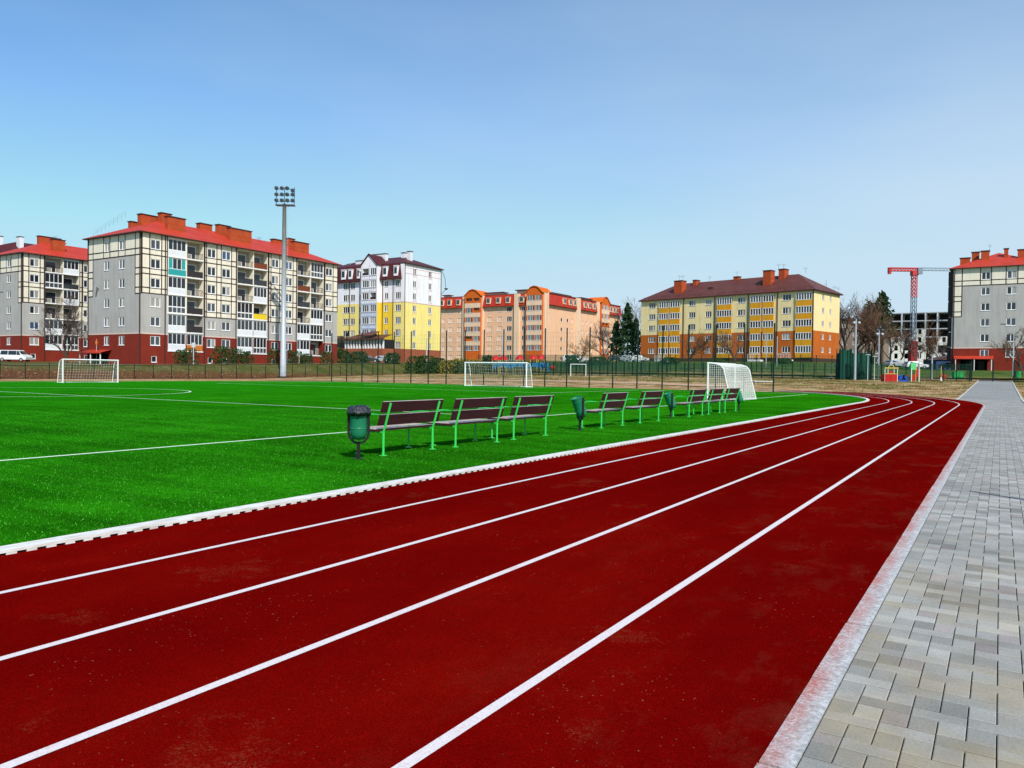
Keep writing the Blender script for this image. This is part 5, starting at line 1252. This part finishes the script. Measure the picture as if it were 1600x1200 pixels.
bt = [(105, 118, 9.5, .95, 'wide bare tree in front of the block at the picture edge', 3, M_twg3, 0), (907, 172, 7.2, 1.05, 'round bare tree with tan twigs before the pale end of the peach block', 4, M_twig2, 900),
      (1077, 143, 8.2, 1., 'bare tree before the left part of the cream and orange block', 5, M_twig, 600), (1150, 143, 7.6, .85, 'bare tree before the middle of the cream and orange block', 6, M_twig, 600),
      (1596, 128, 8.4, .95, 'bare tree at the right edge before the red ground floor', 7, M_twig, 300), (966, 235, 19, .7, 'tall bare tree behind the dark conifer', 8, M_twg3, 0), (990, 228, 18, .7, 'tall bare tree between the conifer and the cream block', 9, M_twg3, 0),
      (1318, 200, 19, .8, 'tall bare tree close to the end wall of the cream and orange block', 10, M_twg3, 0), (1332, 185, 16, .85, 'bare tree directly behind the green netting', 11, M_twig, 0), (1348, 195, 17.5, .85, 'dense bare tree left of the pine', 12, M_twig, 0), (1362, 180, 14.5, .9, 'bare brown tree beneath the pine', 13, M_twig, 200),
      (1390, 190, 11.5, .9, 'bare tree between the pine and the crane', 14, M_twig, 0), (1404, 200, 10.5, .85, 'slim bare tree just left of the crane mast', 15, M_twg3, 0), (1446, 195, 11.5, .9, 'round bare tree just right of the crane mast', 16, M_twig, 500), (1432, 210, 9, .8, 'slim bare tree right behind the crane mast', 17, M_twg3, 0),
      (1468, 215, 8.5, .8, 'bare tree beside the blue shed', 18, M_twg3, 0), (943, 225, 12, .8, 'small bare tree in front of the last orange tower', 19, M_twg3, 0), (1378, 225, 18, .8, 'tall bare tree behind the pine', 20, M_twg3, 0)]
for px, Z, h, sp, l, sd_, tw_, bd in bt:
    x, y = W_(px, Z); bare_tree(l, x, y, h, sp, (M_bark, tw_), 5 if Z < 230 else 4, sd_, buds=bd)
for px, Z, h, rad, sh, n_, l, sd_ in ((979, 205, 15.5, 3.8, 'cone', 1700, 'dark conifer left of the cream and orange block', 31), (962, 210, 11, 3, 'cone', 900, 'lower dark conifer beside the peach block end', 32), (1376, 200, 18, 4.6, 'pine', 1500, 'tall pine rising above the trees near the crane', 33), (1356, 205, 15.5, 3.8, 'pine', 1300, 'dark pine left of the tallest pine', 34), (992, 215, 12, 3.2, 'cone', 900, 'conifer touching the corner of the cream block', 35)):
    x, y = W_(px, Z); clump_tree('conifer', l, 'tree', x, y, h, rad, M_con, n_, sd_, sh, group='conifers behind the ground', leaf=.55)
sh = [(283, 2.3, 1.2, 'beside the ochre balcony panel'), (297, 2.6, 1.3, 'right below the first stack of balconies'), (343, 3.0, 1.5, 'tallest one below the paired windows'), (356, 2.9, 1.5, 'between two others below the paired windows'), (370, 2.6, 1.3, 'left of the middle balcony stack'),
      (386, 2.2, 1.1, 'under the middle balcony stack'), (429, 2.8, 1.4, 'immediately left of the floodlight mast'), (452, 2.5, 1.3, 'immediately right of the floodlight mast'), (465, 2.3, 1.3, 'below the windows before the last balconies'), (480, 1.9, 1.2, 'under the last balcony stack'), (510, 2.3, 1.4, 'at the far corner of the cream and grey block')]
for i, (px, h, r_, l) in enumerate(sh):
    u_ = (px-800)/1200; dx, dy = u_*math.cos(YAW)-math.sin(YAW), u_*math.sin(YAW)+math.cos(YAW); k = -107.6/dx
    clump_tree('evergreen_shrub', 'dark evergreen shrub '+l, 'shrub', -107.6, dy*k, h, r_, M_con if i % 2 else M_shr, 520, 60+i, 'round', False, group='shrubs before the buildings', leaf=.2)
sh2 = [(535, 160, 2.6, 2., M_shr, 'at the corner of the annex, leftmost before the yellow block'), (560, 155, 2.4, 2.2, M_con, 'under the small dark entrance canopy'), (612, 158, 2.2, 1.8, M_con, 'under the right end of the annex canopy'), (650, 150, 3.4, 2.4, M_shr, 'large one before the yellow end wall'), (668, 150, 3.5, 2.5, M_shr, 'largest one under the yellow end wall'), (684, 152, 3., 2., M_con, 'at the right corner of the yellow end wall'),
       (702, 150, 2.6, 2.2, M_shy, 'yellowish one left before the peach block'), (720, 152, 2.8, 2.4, M_shy, 'yellowish one beside the fenced court'), (742, 150, 2.6, 2.4, M_shy, 'yellowish one left of the play huts'), (762, 154, 3.2, 1.6, M_con, 'dark one just left of the play huts'), (893, 168, 2., 1.5, M_shr, 'low one below the round bare tree'), (1120, 160, 1.2, 1.8, M_shr, 'low one before the ochre balconies'), (1225, 158, 1.1, 1.6, M_shr, 'low one before the right ochre balconies'), (1045, 165, 1.5, 2., M_con, 'low one before the left orange wall'), (935, 170, 1.8, 2.6, M_con, 'low dark one before the last orange tower'), (1350, 160, 2.4, 2.5, M_con, 'dark one behind the green netting')]
for i, (px, Z, h, r_, m, l) in enumerate(sh2):
    x, y = W_(px, Z); clump_tree('shrub', 'shrub, '+l, 'shrub', x, y, h, r_, m, 800, 90+i, 'round', False, group='shrubs before the buildings', leaf=.28)

# ------------------------------------------------------------------ real turf blades near the camera, dry tufts beyond the track
random.seed(77)
mb = MB(); nbl = 0
V, F = [], []
for i in range(170000):
    d = 4.5+26*random.random()**1.6; a = random.uniform(-.62, .42)
    dx, dy = math.sin(a), math.cos(a); X, Z = dx*d, dy*d
    x, y = X*math.cos(YAW)-Z*math.sin(YAW), X*math.sin(YAW)+Z*math.cos(YAW)
    if x > -6.8 or (-13.35 < x < -13.19): continue
    s = .5+.05*d; h = random.uniform(.012, .026); wd = .0024*(.6+s*.4); t_ = random.uniform(0, 6.28); lx, ly = random.gauss(0, .012), random.gauss(0, .012)
    k = len(V); c, s2 = math.cos(t_)*wd, math.sin(t_)*wd
    V += [(x-c, y-s2, 0), (x+c, y+s2, 0), (x+lx, y+ly, h)]; F.append((k, k+1, k+2))
me = bpy.data.meshes.new('turf_blades'); me.from_pydata(V, [], F)
n = N('turf_blade'); g_ = n.nd('ShaderNodeNewGeometry').outputs['Random Per Island']
me.materials.append(n.done(n.ramp(g_, [(.1, (.003, .08, .001)), (.55, (.022, .23, .004)), (.90, (.06, .42, .02)), (.995, (.20, .58, .08))]), .8, .12))
struct(link('turf_blades', me), 'stuff')
V, F = [], []
for i in range(30000):
    y = random.uniform(58, 121); x = random.uniform(-70, 14)
    if -2.6 < x < 1.4 or math.hypot(x-CX, max(0, y-CY)) < 49 or (y < 72 and x < -14) or noise.noise((x*.12, y*.16, 3)) < -.02: continue
    if x > -2.6 and x < 1.5: continue
    z = T(x, y)
    for q in range(2):
        k = len(V); t_ = random.uniform(0, 6.28); wd = .035; h = random.uniform(.04, .14); V += [(x-math.cos(t_)*wd, y-math.sin(t_)*wd, z-.02), (x+math.cos(t_)*wd, y+math.sin(t_)*wd, z-.02), (x+random.gauss(0, .04), y+random.gauss(0, .04), z+h)]; F.append((k, k+1, k+2))
me = bpy.data.meshes.new('dry_grass'); me.from_pydata(V, [], F); n = N('dry_grass_blade'); g_ = n.nd('ShaderNodeNewGeometry').outputs['Random Per Island']
me.materials.append(n.done(n.ramp(g_, [(.1, (.05, .07, .01)), (.5, (.14, .13, .03)), (.9, (.36, .28, .12))]), .9, .05)); struct(link('dry_grass', me), 'stuff')
